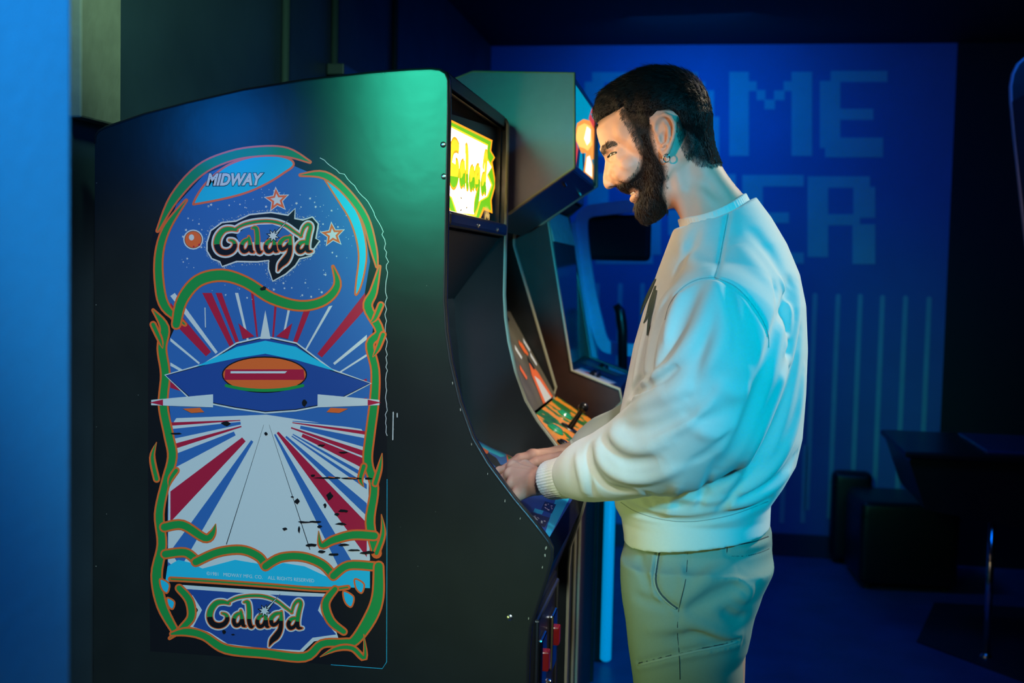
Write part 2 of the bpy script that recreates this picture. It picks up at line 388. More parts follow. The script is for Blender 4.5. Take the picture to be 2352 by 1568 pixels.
# shapes of the game's name, in a unit box (u right, v down)
def U(zx, zy): return ((zx-545)/715.0, (zy-590)/360.0)
LOGO = [
 ([(705, 655), (660, 645), (610, 655), (572, 700), (560, 755), (580, 800), (625, 815), (668, 800), (690, 765), (680, 735), (650, 725)], [14, 26, 34, 40, 42, 42, 40, 36, 30, 20, 10]),
 ([(690, 648), (760, 612), (860, 592), (960, 592), (1050, 618), (1120, 665), (1170, 700)], [12, 16, 17, 17, 16, 14, 10]),
 ([(795, 715), (755, 735), (738, 775), (752, 806), (782, 796), (798, 755)], [16, 24, 28, 28, 24, 18]),
 ([(790, 700), (800, 760), (806, 800), (826, 812)], [12, 26, 28, 12]),
 ([(812, 640), (842, 640), (852, 700), (852, 770), (866, 812), (886, 806)], [8, 26, 30, 30, 26, 8]),
 ([(968, 720), (930, 738), (912, 775), (926, 806), (956, 796), (972, 755)], [14, 24, 28, 28, 24, 18]),
 ([(968, 705), (976, 760), (982, 800), (1000, 808)], [12, 26, 28, 10]),
 ([(1085, 705), (1045, 715), (1014, 750), (1024, 790), (1056, 780), (1080, 745)], [16, 24, 28, 28, 24, 18]),
 ([(1090, 695), (1088, 760), (1082, 820), (1055, 868), (1020, 905), (1000, 946)], [14, 28, 34, 46, 34, 2]),
 ([(1205, 735), (1165, 745), (1142, 780), (1156, 808), (1186, 796), (1205, 760)], [14, 24, 28, 28, 24, 18]),
 ([(1165, 700), (1185, 640), (1215, 612), (1235, 630), (1220, 690), (1208, 760), (1214, 802), (1245, 806)], [12, 16, 20, 22, 26, 28, 26, 8])]
HULL = [(500, 745), (525, 665), (600, 610), (700, 600), (800, 553), (950, 538), (1075, 558), (1118, 508), (1112, 578), (1180, 592), (1245, 570), (1280, 610), (1262, 715), (1290, 728), (1245, 790), (1232, 830), (1150, 850), (1118, 900), (1050, 960), (965, 1010), (942, 930), (940, 862), (850, 870), (700, 868), (598, 905), (588, 872), (530, 850), (500, 800)]
BURST = [(960, 695), (1030, 655)]
def draw_logo(pr, box, hull=True, plain=False, shear=0.0):
    x0, y0, x1, y1 = box; k = (x1-x0)/715.0
    f = lambda zx, zy: (x0+U(zx, zy)[0]*(x1-x0), y0+U(zx, zy)[1]*(y1-y0)+shear*U(zx, zy)[0])
    def st(pad, ink, split=None):
        for pts, ws in LOGO:
            pr.L += 1; pr.stroke([f(*p) for p in pts], [(w+pad)*k for w in ws], ink, lay=pr.L)
    if hull:
        H = [f(*p) for p in HULL]
        pr.stroke(H, 34*k, 'white', closed=True, curve=0); pr.fill(H, 'black'); pr.stroke(H, 12*k, 'black', closed=True, curve=0)
        r2 = random.Random(5); pr.L += 1; l = pr.L
        for i in range(len(H)):
            a, b = np.array(H[i]), np.array(H[(i+1) % len(H)])
            for j in range(int(np.linalg.norm(b-a)/2.2)):
                t = r2.random(); d = b-a; nn = np.array([d[1], -d[0]])/np.linalg.norm(d)
                q = a+d*t+nn*r2.uniform(4, 12)*(1 if True else -1); pr.disc(q[0], q[1], r2.uniform(.5, 1.0), 'white', lay=l, n=6)
        st(38, 'white')
        IH = [(700, 690), (760, 640), (860, 615), (960, 612), (1045, 640), (1110, 690), (1080, 740), (720, 740)]
        pr.fill([f(*p) for p in IH], 'blue')
    else: st(32, 'white')
    st(13, 'orange')
    # upper halves green, lower halves black: clip each stroke by height
    cut = 755
    for pts, ws in LOGO:
        pr.L += 1; lay = pr.L
        Q = smooth_curve([(p[0], p[1], w) for p, w in zip(pts, ws)], 5)
        run = []; cur = None
        for q in Q:
            ink = 'green' if (q[1] < cut or plain) else 'black'
            if ink != cur and run:
                run.append(q); pr.stroke([f(a[0], a[1]) for a in run], [a[2]*k for a in run], cur, lay=lay, curve=0, ends=False); run = []
            cur = ink; run.append(q)
        if len(run) > 1: pr.stroke([f(a[0], a[1]) for a in run], [a[2]*k for a in run], cur, lay=lay, curve=0, ends=False)
    if not plain:
        c = f(965, 695); tip = f(1085, 565)
        pr.fill([(c[0]-3, c[1]-2), (tip[0], tip[1]), (c[0]+5, c[1]+4)], 'black'); pr.fill([(c[0]-1, c[1]-1), (tip[0]-3, tip[1]+4), (c[0]+3, c[1]+2)], 'white')
        pr.star(c[0], c[1], 17*k*3.2, 'black', 8, .5, .3); pr.star(c[0], c[1], 13*k*3.2, 'white', 8, .45, .3)

def text_polys(s, size=1.0, bold=0.0, shear=0.0):
    """outline mesh of a word in the built-in typeface (verts, faces, width)"""
    cu = bpy.data.curves.new('tmp_text', 'FONT'); cu.body = s; cu.size = size; cu.offset = bold; cu.shear = shear; cu.resolution_u = 3
    ob = bpy.data.objects.new('tmp_text', cu); COL.objects.link(ob)
    dg = bpy.context.evaluated_depsgraph_get(); dg.update(); ev = ob.evaluated_get(dg); me = ev.to_mesh()
    V = [v.co[:2] for v in me.vertices]; Fc = [tuple(p.vertices) for p in me.polygons]
    ev.to_mesh_clear(); bpy.data.objects.remove(ob); bpy.data.curves.remove(cu)
    return V, Fc
def draw_text(pr, s, p0, p1, height, ink, bold=0.0, shear=0.0, outline=None, ob=0.03):
    """word from p0 to p1 (baseline, px), cap height in px"""
    for (b, i) in (([(ob+bold, outline)] if outline else [])+[(bold, ink)]):
        V, Fc = text_polys(s, 1.0, b, shear); A = np.array(V)
        if b == bold or 'x0' not in locals(): pass
        V0 = np.array(text_polys(s, 1.0, bold, shear)[0]); xa, xb = V0[:, 0].min(), V0[:, 0].max(); ya, yb = 0.0, V0[:, 1].max()
        d = (np.array(p1)-np.array(p0)); pr.L += 1
        P = []
        for v in A:
            u = (v[0]-xa)/(xb-xa); h = v[1]/yb*height; q = np.array(p0)+d*u; P.append(np.array(pr.to3(q[0], q[1]-h))+pr.n*pr.step*pr.L)
        pr.mb.add(P, Fc, INKN.index(i))

pan = lambda x, y: at_y(x, y, 0.0)
# black printed sheet with its torn, pale rim
pr = Print(pan, (0, -1, 0))
SHEET = smooth_curve([(345, 560), (365, 500), (410, 430), (480, 370), (560, 338), (640, 333), (720, 352), (790, 400), (845, 460), (880, 530), (892, 600)], 6)
SHEET += [np.array(p) for p in ((886, 700), (888, 900), (890, 1200), (888, 1520), (880, 1535), (345, 1495), (340, 1100), (340, 800))]
pr.fill([tuple(p) for p in SHEET], 'black')
r3 = random.Random(11)
tear = [(p[0]+r3.uniform(-2.5, 2.5), p[1]+r3.uniform(-2.5, 2.5)) for p in dense([(735, 362), (790, 402), (845, 462), (878, 530), (890, 600), (886, 700), (888, 850), (887, 1000)], 9)]
pr.stroke(tear, 1.4, 'white', curve=0, ends=False)
pr.stroke([(889, 1100), (888, 1520), (878, 1535), (760, 1526)], 1.2, 'cyan', curve=0, ends=False)
# field: blue sky above, pale road below, rays from the vanishing point
FIELD = [(372, 560), (372, 690), (405, 745), (380, 800), (385, 900), (398, 1010), (388, 1100), (385, 1180), (385, 1300), (420, 1330), (800, 1340), (850, 1290), (845, 1200), (835, 1120), (848, 1010), (860, 900), (850, 800), (862, 720), (835, 690), (850, 600), (835, 510), (790, 440), (720, 400), (650, 370), (560, 365), (470, 400), (405, 470)]
pr.fill(FIELD, 'blue')
VP = (612, 962)
road = [(388, 985), (405, 960), (612, 952), (830, 985), (848, 1010), (846, 1200), (850, 1285), (800, 1335), (430, 1325), (386, 1290)]
pr.fill(road, 'white')
def clip_ray(ang0, ang1, r0, r1, ink, lay):
    f = lambda a, r: (VP[0]+r*math.cos(a), VP[1]+r*math.sin(a))
    pr.fill([f(ang0, r0), f(ang1, r0), f(ang1, r1[1]), f(ang0, r1[0])], ink, lay)
def lim(a):
    """distance from the vanishing point to the edge of the field"""
    dx, dy = math.cos(a), math.sin(a); best = 1e9
    if dx > 1e-6: best = min(best, (846-VP[0])/dx)
    if dx < -1e-6: best = min(best, (388-VP[0])/dx)
    if dy > 1e-6: best = min(best, (1308-VP[1])/dy)
    if dy < -1e-6: best = min(best, (668-VP[1])/dy)
    return best*.985
pr.L += 1; lay = pr.L
D = math.radians
for (a0, a1, r0, ink) in [(4, 5.5, 60, 'blue'), (7, 9, 60, 'red'), (11, 16, 80, 'blue'), (18, 21, 60, 'red'), (22, 27, 90, 'red'), (29, 31, 70, 'blue'), (33, 35, 70, 'blue'), (40, 44, 60, 'blue'), (46, 54, 40, 'red'), (59, 64, 40, 'blue'),
                          (176, 178, 60, 'red'), (168, 174, 60, 'blue'), (162, 165, 60, 'red'), (152, 159, 80, 'blue'), (133, 143, 70, 'red'), (120, 126, 60, 'blue'), (147, 149.5, 60, 'white')]:
    clip_ray(D(a0), D(a1), r0, (lim(D(a0)), lim(D(a1))), ink, lay)
for (a0, a1, r0, ink) in [(-112, -109.5, 160, 'red'), (-117, -113.5, 150, 'red'), (-104, -102.6, 180, 'white'), (-97, -95.8, 190, 'red'), (-86, -84.8, 180, 'red'), (-79, -77.8, 190, 'white'), (-71, -68, 180, 'red'), (-61, -59.8, 170, 'white'),
                          (-52, -48, 190, 'red'), (-40, -38.4, 200, 'white'), (-33, -32, 200, 'white'), (-22, -19, 170, 'red'), (-128, -126, 190, 'white'), (-134, -129.5, 200, 'red'), (-141, -139.8, 200, 'white'), (-151, -149.5, 200, 'white'), (-162, -159, 200, 'red'), (-12, -9, 190, 'red'), (-170, -168, 190, 'white')]:
    clip_ray(D(a0), D(a1), r0, (lim(D(a0)), lim(D(a1))), ink, lay)
for (x0, y0, x1, y1) in ((606, 975, 520, 1250), (618, 975, 712, 1262)): pr.stroke([(x0, y0), (x1, y1)], [.6, 1.8], 'black', curve=0, ends=False)
# night sky disc with stars
SKY = smooth_curve([(395, 660), (392, 560), (425, 480), (500, 425), (600, 395), (690, 398), (770, 440), (822, 520), (838, 600), (815, 672), (770, 700), (690, 705), (610, 680), (540, 640), (470, 635), (425, 665)], 5, True)
pr.fill([tuple(p) for p in SKY], 'blue')
pr.L += 1; lay = pr.L; r4 = random.Random(21); n = 0
while n < 120:
    x, y = r4.uniform(410, 825), r4.uniform(425, 690)
    if ((x-615)/205)**2+((y-560)/140)**2 < 1 and not (470 < x < 740 and 480 < y < 640):
        (pr.star(x, y, r4.uniform(2.2, 4), 'white', 5, .4, r4.random(), lay) if r4.random() < .4 else pr.disc(x, y, r4.uniform(.6, 1.2), 'white', lay=lay, n=6)); n += 1
for (x, y) in ((636, 459), (764, 539)):
    pr.star(x, y, 31, 'white', 5, .45, -.1); pr.star(x, y, 27, 'orange', 5, .44, -.1); pr.star(x, y, 15, 'white', 5, .44, -.1)
pr.disc(444, 550, 23, 'white'); pr.disc(444, 550, 20, 'black'); pr.disc(444, 550, 19, 'orange'); pr.disc(440, 545, 6, 'white', 7)
pr.disc(458, 562, 2.5, 'red'); pr.disc(445, 566, 2, 'red')
# cyan petals at the head of the arch
pet = smooth_curve([(445, 465), (500, 395), (570, 362), (640, 358), (676, 376), (640, 405), (600, 428), (540, 450)], 5, True)
pr.fill([tuple(p) for p in pet], 'cyan'); pr.stroke([tuple(p) for p in pet[::3]], 5, 'orange', closed=True)
petr = smooth_curve([(745, 408), (790, 440), (830, 510), (842, 590), (828, 660), (815, 672), (824, 590), (808, 515), (770, 450)], 5, True)
pr.fill([tuple(p) for p in petr], 'cyan'); pr.stroke([tuple(p) for p in petr[::3]], 4, 'orange', closed=True)
def band(pts, w, closed=False):
    W = list(w) if hasattr(w, '__len__') else [w]*len(pts)
    pr.stroke(pts, [x+7 if x > 1 else 2 for x in W], 'orange', closed); pr.stroke(pts, [max(x-1.5, 0) for x in W], 'green', closed)
# flame-like green frame
band([(362, 530), (400, 455), (460, 390), (530, 358), (600, 347), (660, 350), (712, 372)], [3, 18, 22, 20, 20, 18, 2])
band([(690, 402), (745, 402), (795, 440), (838, 500), (858, 570), (866, 612)], [2, 14, 14, 14, 12, 2])
band([(428, 460), (385, 520), (366, 580), (366, 650), (380, 705), (425, 745)], [2, 14, 16, 18, 18, 4])
band([(872, 612), (858, 670), (845, 705), (872, 760), (850, 790), (862, 850), (860, 920), (850, 1000), (845, 1060), (860, 1120), (850, 1200), (865, 1270)], [2, 14, 18, 16, 16, 16, 18, 18, 18, 16, 18, 18])
band([(352, 712), (378, 752), (372, 800), (380, 860), (375, 930), (388, 1000), (396, 1050), (380, 1110), (366, 1180), (372, 1250), (360, 1320), (372, 1390), (402, 1448)], [2, 18, 18, 18, 18, 18, 18, 16, 18, 18, 22, 20, 14])
band([(405, 745), (418, 690), (455, 645), (510, 632), (565, 648), (625, 685), (690, 702), (745, 690), (775, 655), (765, 612)], [18, 22, 24, 24, 22, 22, 20, 18, 14, 2])
for sp in ([(865, 1270), (880, 1225), (876, 1180)], [(360, 1100), (350, 1050), (360, 1015)], [(862, 1110), (872, 1075), (878, 1040)], [(836, 1070), (828, 1100), (836, 1118)], [(405, 1080), (392, 1100), (388, 1120)], [(352, 745), (368, 780), (374, 800)], [(880, 768), (868, 800), (856, 820)], [(875, 700), (862, 730), (850, 742)]): band(sp, [10, 8, 1])
band([(378, 1210), (420, 1205), (470, 1235), (488, 1225), (496, 1202)], [18, 18, 16, 12, 1])
band([(860, 1230), (810, 1228), (765, 1240), (738, 1252), (732, 1218)], [18, 18, 16, 10, 1])
# scalloped band and cyan strip with the notice
cy = [(385, 1300), (410, 1285), (440, 1292), (465, 1305), (540, 1285), (600, 1295), (612, 1308), (650, 1292), (700, 1300), (765, 1330), (800, 1310), (850, 1300), (850, 1350), (380, 1335)]
pr.fill(cy, 'cyan')
band([(380, 1272), (425, 1268), (450, 1285)], 17); band([(450, 1290), (500, 1268), (555, 1262), (595, 1278), (610, 1300)], 17); band([(610, 1300), (645, 1280), (695, 1278), (740, 1295), (766, 1322)], 17); band([(766, 1322), (800, 1298), (860, 1300)], 17)
draw_text(pr, '\u00a91981   MIDWAY MFG. CO.    ALL RIGHTS RESERVED', (475, 1320), (722, 1337), 8.5, 'white', bold=.0)
# plaque
PLQ = [(420, 1347), (550, 1356), (690, 1364), (745, 1366), (735, 1400), (765, 1440), (775, 1460), (720, 1468), (690, 1497), (600, 1492), (522, 1482), (480, 1455), (440, 1440), (460, 1400), (440, 1370)]
pr.fill(PLQ, 'deepblue'); pr.stroke(PLQ, 9, 'white', closed=True, curve=0)
band([(392, 1329), (480, 1334), (620, 1344), (740, 1353), (800, 1348)], 5)
band([(412, 1350), (435, 1378), (440, 1415), (420, 1440), (390, 1465)], [14, 16, 16, 12, 2])
band([(770, 1352), (748, 1385), (760, 1425), (790, 1450)], [12, 16, 16, 12])
band([(870, 1300), (868, 1370), (850, 1420), (815, 1470), (790, 1475), (740, 1478), (700, 1508), (610, 1500), (520, 1490), (470, 1460), (430, 1450), (395, 1455)], [20, 24, 26, 20, 16, 16, 18, 18, 18, 16, 16, 6])
for c_, r_ in (((378, 1345), 16), ((392, 1385), 13), ((800, 1375), 18), ((825, 1345), 16)):
    lf = smooth_curve([(c_[0]-r_*.6, c_[1]-r_), (c_[0]+r_*.7, c_[1]-r_*.3), (c_[0]+r_*.4, c_[1]+r_), (c_[0]-r_*.4, c_[1]+r_*.4)], 4, True)
    pr.fill([tuple(p) for p in lf], 'cyan'); pr.stroke([tuple(p) for p in lf[::2]], 4, 'orange', closed=True)
band([(735, 1508), (775, 1488), (810, 1488), (838, 1510), (836, 1455)], [1, 8, 10, 8, 1])
# plain winged lozenge in the middle, the colours of the print's centrepiece
wing = [(382, 862), (470, 838), (545, 790), (610, 775), (680, 790), (760, 850), (850, 880), (760, 925), (680, 940), (610, 945), (540, 935), (440, 915)]
pr.stroke(wing, 9, 'white', closed=True, curve=0); pr.fill(wing, 'deepblue'); pr.stroke(wing, 2, 'black', closed=True, curve=0)
pr.fill([(450, 842), (545, 796), (610, 782), (680, 796), (770, 852), (680, 826), (610, 812), (545, 822)], 'cyan')
pr.disc(608, 860, 98, 'black', 42, n=36); pr.disc(608, 860, 95, 'orange', 39, n=36)
pr.fill([(518, 848), (698, 848), (700, 872), (516, 872)], 'red'); pr.fill([(530, 852), (660, 852), (655, 857), (530, 857)], 'white')
pr.stroke([(520, 885), (560, 893), (608, 896), (656, 893), (696, 885)], 7, 'green')
for sx in (-1, 1):
    pr.fill([(610+sx*120, 905), (610+sx*262, 918), (610+sx*262, 930), (610+sx*120, 935)], 'white'); pr.fill([(610+sx*235, 917), (610+sx*266, 924), (610+sx*235, 931)], 'red')
    pr.fill([(610+sx*150, 936), (610+sx*190, 938), (610+sx*170, 948), (610+sx*140, 946)], 'orange')
    pr.fill([(610+sx*25, 772), (610+sx*62, 742), (610+sx*52, 778)], 'red')
pr.fill([(598, 778), (610, 712), (622, 778)], 'white')
# words
draw_text(pr, 'MIDWAY', (474, 425), (606, 424), 27, 'white', bold=.045, shear=.30, outline='black', ob=.035)
draw_logo(pr, (494, 508, 722, 623))
draw_logo(pr, (478, 1362, 700, 1478), hull=False, shear=10)
# worn-through black patches
pr.L += 1; lay = pr.L; r5 = random.Random(4)
def blotch(x, y, w, h):
    pr.fill([(x+w*math.cos(2*math.pi*k/9)*r5.uniform(.5, 1.1), y+h*math.sin(2*math.pi*k/9)*r5.uniform(.5, 1.1)) for k in range(9)], 'black', lay)
for (x, y, w, h) in [(606, 662, 9, 5), (683, 1150, 7, 7), (672, 1140, 4, 2), (758, 1138, 8, 12), (748, 1160, 5, 5), (790, 1172, 14, 5), (775, 1180, 6, 4), (655, 1214, 6, 4), (688, 1215, 3, 8), (700, 1198, 18, 3), (725, 1197, 14, 3), (735, 1208, 6, 4), (785, 1202, 16, 3), (715, 1251, 16, 4), (740, 1265, 10, 4), (765, 1272, 14, 4), (790, 1250, 14, 3), (815, 1262, 16, 3), (845, 1268, 18, 4),
                     (760, 1096, 40, 2.5), (810, 1097, 30, 2.5), (845, 1098, 12, 3), (720, 1091, 6, 3), (516, 1450, 5, 5), (536, 1456, 5, 2), (405, 995, 14, 3), (520, 972, 12, 6), (700, 925, 10, 8), (612, 995, 5, 4), (740, 1022, 10, 3), (790, 1038, 12, 3)]: blotch(x, y, w, h)
for (x0, y0, x1, y1) in ((755, 1094, 770, 1096), (800, 1096, 820, 1098)): pr.stroke([(x0, y0), (x1, y1)], 2, 'orange', curve=0)
for (x0, y0, x1, y1) in ((472, 706, 473, 752), (904, 945, 903, 1010), (913, 948, 913, 958)): pr.stroke([(x0, y0), (x1, y1)], 2.2, 'white', curve=0)
pr.build('printed_side_art', near_panel)

# ---- the rest of the first machine
y0i, y1i = G_T, G_W-G_T
Xm = float(at_y(1139, 400, y1i)[0]); zt = float(at_y(1138, 292, y1i)[2]); zb = float(at_y(1139, 520, y1i)[2])
tb = MB()
for i in range(3, 12):
    a_, b_ = np.array(PROF[i])-(0, .012), np.array(PROF[i+1])-(0, .012)
    tb.add([(p[0], y, p[1]-dz) for y in (y0i, y1i) for (p, dz) in ((a_, 0), (b_, 0), (b_, .014), (a_, .014))], [(0, 1, 2, 3), (7, 6, 5, 4), (0, 4, 5, 1), (2, 6, 7, 3)])
tb.build('top_board', MT['matte_black'], galaga)
MB().box((.03, G_W/2, .9), (.018, y1i-y0i, 1.55)).build('back_board', MT['matte_black'], galaga)
MB().box((Xm-.012, G_W/2, (zt+zb)/2), (.012, y1i-y0i-.004, zt-zb+.02)).build('marquee_backing', MT['matte_black'], galaga)
mk = MB()
mk.box((Xm+.004, G_W/2, zt+.012), (.03, y1i-y0i, .026), bev=.004); mk.box((Xm+.012, G_W/2, zb-.008), (.035, y1i-y0i, .028), bev=.007)
mk.box((Xm+.002, y1i-.008, (zt+zb)/2), (.02, .016, zt-zb))
mk.build('marquee_retainer', MT['black_plastic'], galaga)
for yy in (.28, .5): MB().lathe((Xm+.030, yy, zb-.012), (1, 0, 0), [(.005, -.001), (.004, .002), (.0001, .003)], 10).build('screw', MT['steel'], galaga, smooth=True)
# lit marquee: warm tubes behind translucent print
E_ = 12.0
def emat(n, c, s): return mat(n, c, .4, emit=s, ecol=c)
LIT = [emat('lit_white', (1.0, .76, .42), E_), emat('lit_green', (.16, .50, .008), 1.2), emat('lit_orange', (1.0, .36, .01), 1.3), emat('lit_yellow', (1.0, .62, .02), 1.4),
       mat('opaque_black', (.006, .006, .006), .3), emat('lit_gold', (.75, .45, .12), 1.0), emat('lit_brown', (.12, .07, .01), .6)]
INKN_S, INKM_S = INKN, INKM
def mpt(x, y):
    p = at_x(x, y, Xm+.001); p[1] = max(p[1], y0i); return p
class MPrint(Print):
    pass
INKN = ['white', 'green', 'orange', 'yellow', 'black', 'gold', 'brown']; INKM = LIT
pm = MPrint(mpt, (1, 0, 0), .00004)
fr = lambda s, t: (Xm+.001, y0i+s*(y1i-y0i), zb+t*(zt-zb))
def yz(px, py): p = at_x(px, py, Xm+.001); return p
pm.fill([(985, 240), (1139, 294), (1139, 522), (985, 515)], 'black')
field = [(992, 252), (1131, 322), (1128, 346), (1137, 362), (1131, 372), (1139, 422), (1129, 460), (1131, 490), (1112, 482), (1099, 512), (1042, 505), (1026, 470), (1010, 455), (990, 440)]
pm.fill(field, 'orange')
sh = lambda f, k, c=(1085, 400): [(c[0]+(x-c[0])*k, c[1]+(y-c[1])*k) for x, y in f]
pm.fill([(993, 258), (1128, 325), (1125, 347), (1134, 361), (1128, 372), (1136, 422), (1126, 460), (1128, 484), (1110, 475), (1097, 508), (1043, 501), (1028, 466), (1011, 450), (991, 436)], 'green')
pm.fill([(994, 266), (1121, 332), (1118, 360), (1131, 382), (1121, 400), (1131, 425), (1121, 452), (1104, 462), (1094, 497), (1048, 492), (1036, 455), (1013, 438), (992, 428)], 'yellow')
pm.fill([(994, 271), (1119, 335), (1116, 362), (1128, 384), (1118, 402), (1127, 425), (1118, 450), (1101, 460), (1091, 492), (1050, 488), (1038, 453), (1014, 434), (992, 424)], 'white')
# the name on the marquee, laid out in the marquee's own plane
ya, yb_ = yz(1031, 360)[1], yz(1119, 400)[1]; za, zb2 = yz(1075, 322)[2], yz(1085, 492)[2]
pl = Print(lambda u, v: (Xm+.001, u, v), (1, 0, 0), .00004); pl.L = pm.L+2
def mlogo(pad, ink, cut=None):
    kk = (yb_-ya)/715.0
    for pts, ws in LOGO:
        if pts[0] == (690, 648): continue
        pl.L += 1; lay = pl.L
        q = [(ya+U(*p)[0]*(yb_-ya), za+(U(*p)[1])*(zb2-za)) for p in pts]
        Q = smooth_curve([(a[0], a[1], (w+pad)*kk) for a, w in zip(q, ws)], 5)
        zc = za+.47*(zb2-za)
        if cut is None: pl.stroke([(a[0], a[1]) for a in Q], [a[2] for a in Q], ink, lay=lay, curve=0, ends=False)
        else:
            up_ = [a for a in Q if a[1] >= zc-.004]; lo = [a for a in Q if a[1] <= zc+.004]
            for run, c_ in ((up_, cut), (lo, ink)):
                if len(run) > 1: pl.stroke([(a[0], a[1]) for a in run], [a[2] for a in run], c_, lay=lay, curve=0, ends=False)
mlogo(26, 'orange'); mlogo(8, 'green', 'yellow')
V, Fc = text_polys('MIDWAY', 1.0, .0, 0); A = np.array(V); w_ = A[:, 0].max(); pl.L += 1
t0, t1 = yz(1048, 461), yz(1077, 470)
pl.mb.add([(Xm+.001+.00004*pl.L, t0[1]+(t1[1]-t0[1])*v[0]/w_, t0[2]-.018+.03*v[1]/.73) for v in A], Fc, INKN.index('brown'))
bl = yz(1112, 508); bm_ = bl[1]
for k, (dx, dz) in enumerate(((0, 0), (.012, .006), (.024, .004), (.034, .006), (.044, .002))):
    pl.stroke([(bm_+dx, bl[2]+.028+dz), (bm_+dx+.006, bl[2]+.004+dz), (bm_+dx+.012, bl[2]+.016+dz)], .005, 'gold', curve=3, ends=False)
pl.stroke([(bm_+.046, bl[2]+.016), (bm_+.05, bl[2]-.012), (bm_+.042, bl[2]-.006)], .004, 'gold', curve=3, ends=False)
pm.mb.add(pl.mb.v, pl.mb.f, 0); pm.mb.m[-len(pl.mb.m):] = pl.mb.m
pm.build('marquee_print', galaga)
INKN, INKM = INKN_S, INKM_S
# speaker board, screen glass and control deck
LIPX, LIPZ = .852, .978; REARX, REARZ = .60, 1.085
sp0 = (Xm+.0, zb-.02); sp1 = (Xm-.10, zb-.16)
def slab(mb, a, b, y0, y1, th, mi=0):
    """board between two profile points (x,z)"""
    a = np.array(a, float); b = np.array(b, float); d = (b-a)/np.linalg.norm(b-a); n = np.array([-d[1], d[0]])*th
    V = [(p[0], y, p[1]) for y in (y0, y1) for p in (a, b, b-n, a-n)]
    return mb.add(V, [(0, 1, 2, 3), (7, 6, 5, 4), (0, 4, 5, 1), (1, 5, 6, 2), (2, 6, 7, 3), (3, 7, 4, 0)], mi)
slab(MB(), sp1, sp0, y0i, y1i, .012).build('speaker_board', MT['matte_black'], galaga)
sc_m = bpy.data.materials.new('lit_game_screen'); sc_m.use_nodes = True; nt = sc_m.node_tree; b_ = nt.nodes['Principled BSDF']; b_.inputs['Base Color'].default_value = (.01, .01, .012, 1); b_.inputs['Roughness'].default_value = .15
tc = nt.nodes.new('ShaderNodeTexCoord'); vo = nt.nodes.new('ShaderNodeTexNoise'); vo.inputs['Scale'].default_value = 14; vo.inputs['Detail'].default_value = 3
rp = nt.nodes.new('ShaderNodeValToRGB'); rp.color_ramp.elements[0].position = .35; rp.color_ramp.elements[0].color = (.10, .10, .5, 1); rp.color_ramp.elements[1].position = .62; rp.color_ramp.elements[1].color = (1, .62, .75, 1)
nt.links.new(tc.outputs['Object'], vo.inputs['Vector']); nt.links.new(vo.outputs['Fac'], rp.inputs['Fac']); nt.links.new(rp.outputs['Color'], b_.inputs['Emission Color']); b_.inputs['Emission Strength'].default_value = 0.5
A_, B_ = np.array((REARX-.02, REARZ)), np.array(sp1)
slab(MB(), A_+(B_-A_)*.14, A_+(B_-A_)*.92, y0i+.10, y1i-.10, .006).build('screen', sc_m, galaga)
bzz = MB(); slab(bzz, A_, A_+(B_-A_)*.14, y0i, y1i, .006); slab(bzz, A_+(B_-A_)*.92, B_, y0i, y1i, .006); slab(bzz, A_+(B_-A_)*.14, A_+(B_-A_)*.92, y0i, y0i+.10, .006); slab(bzz, A_+(B_-A_)*.14, A_+(B_-A_)*.92, y1i-.10, y1i, .006)
bzz.build('screen_bezel', MT['glass_dark'], galaga)
deckd = np.array([LIPX-REARX, LIPZ-REARZ]); deckd /= np.linalg.norm(deckd); deckn = np.array([-deckd[1], deckd[0]])
slab(MB(), (REARX-.02, REARZ+.008), (LIPX, LIPZ), y0i, y1i, -.0).build('deck_seam', MT['matte_black'], galaga) if False else None
md = MB(); slab(md, (REARX-.02, REARZ-.02*deckd[1]/deckd[0]), (LIPX, LIPZ), y0i, y1i, .02); deck = md.build('control_deck', MT['black_plastic'], galaga)
md = MB(); slab(md, (LIPX, LIPZ), (LIPX+.004, LIPZ-.055), y0i, y1i, .02); md.build('deck_front', MT['black_plastic'], galaga)
low0 = PROF[len(PROF_PX)-1][0]-.022
md = MB(); slab(md, (LIPX+.002, LIPZ-.055), (low0, .80), y0i, y1i, .016); slab(md, (low0, .80), (low0, .06), y0i, y1i, .016); md.build('front_board', MT['black_lam'], galaga)
MB().box((low0/2+.02, G_W/2, .03), (low0-.05, G_W-.04, .06)).build('plinth', MT['matte_black'], galaga)
# overlay print on the deck, in deck coordinates (y across, s from rear to lip 0..1)
DL = float(np.hypot(LIPX-REARX, LIPZ-REARZ))
dk = lambda y, s: (REARX+(LIPX-REARX)*s+deckn[0]*.0006, y, REARZ+(LIPZ-REARZ)*s+deckn[1]*.0006)
po = Print(dk, (deckn[0], 0, deckn[1]), .00003)
po.fill([(y0i, 0), (y1i, 0), (y1i, 1), (y0i, 1)], 'black')
def dpx(px, py):
    """deck coordinates of a point of the overlay"""
    d = _ray(px, py); n = np.array([deckn[0], 0, deckn[1]]); p0 = np.array([REARX, 0, REARZ]); p = CAM+d*(np.dot(p0-CAM, n)/np.dot(d, n))
    return (min(max(p[1], y0i), y1i), min(max((p[0]-REARX)/(LIPX-REARX), 0), 1))
def ov(pts, ink): po.fill([dpx(*p) for p in pts], ink)
ov([(1080, 1003), (1130, 1029), (1175, 1045), (1204, 1053), (1188, 1060), (1150, 1068), (1140, 1052), (1110, 1032), (1088, 1020)], 'blue'); ov([(1095, 1014), (1130, 1031), (1165, 1046), (1150, 1050), (1115, 1034)], 'cyan')
ov([(1090, 1024), (1108, 1028), (1122, 1036), (1120, 1042), (1100, 1042)], 'orange'); ov([(1092, 1040), (1112, 1052), (1138, 1072), (1130, 1076), (1104, 1058)], 'blue')
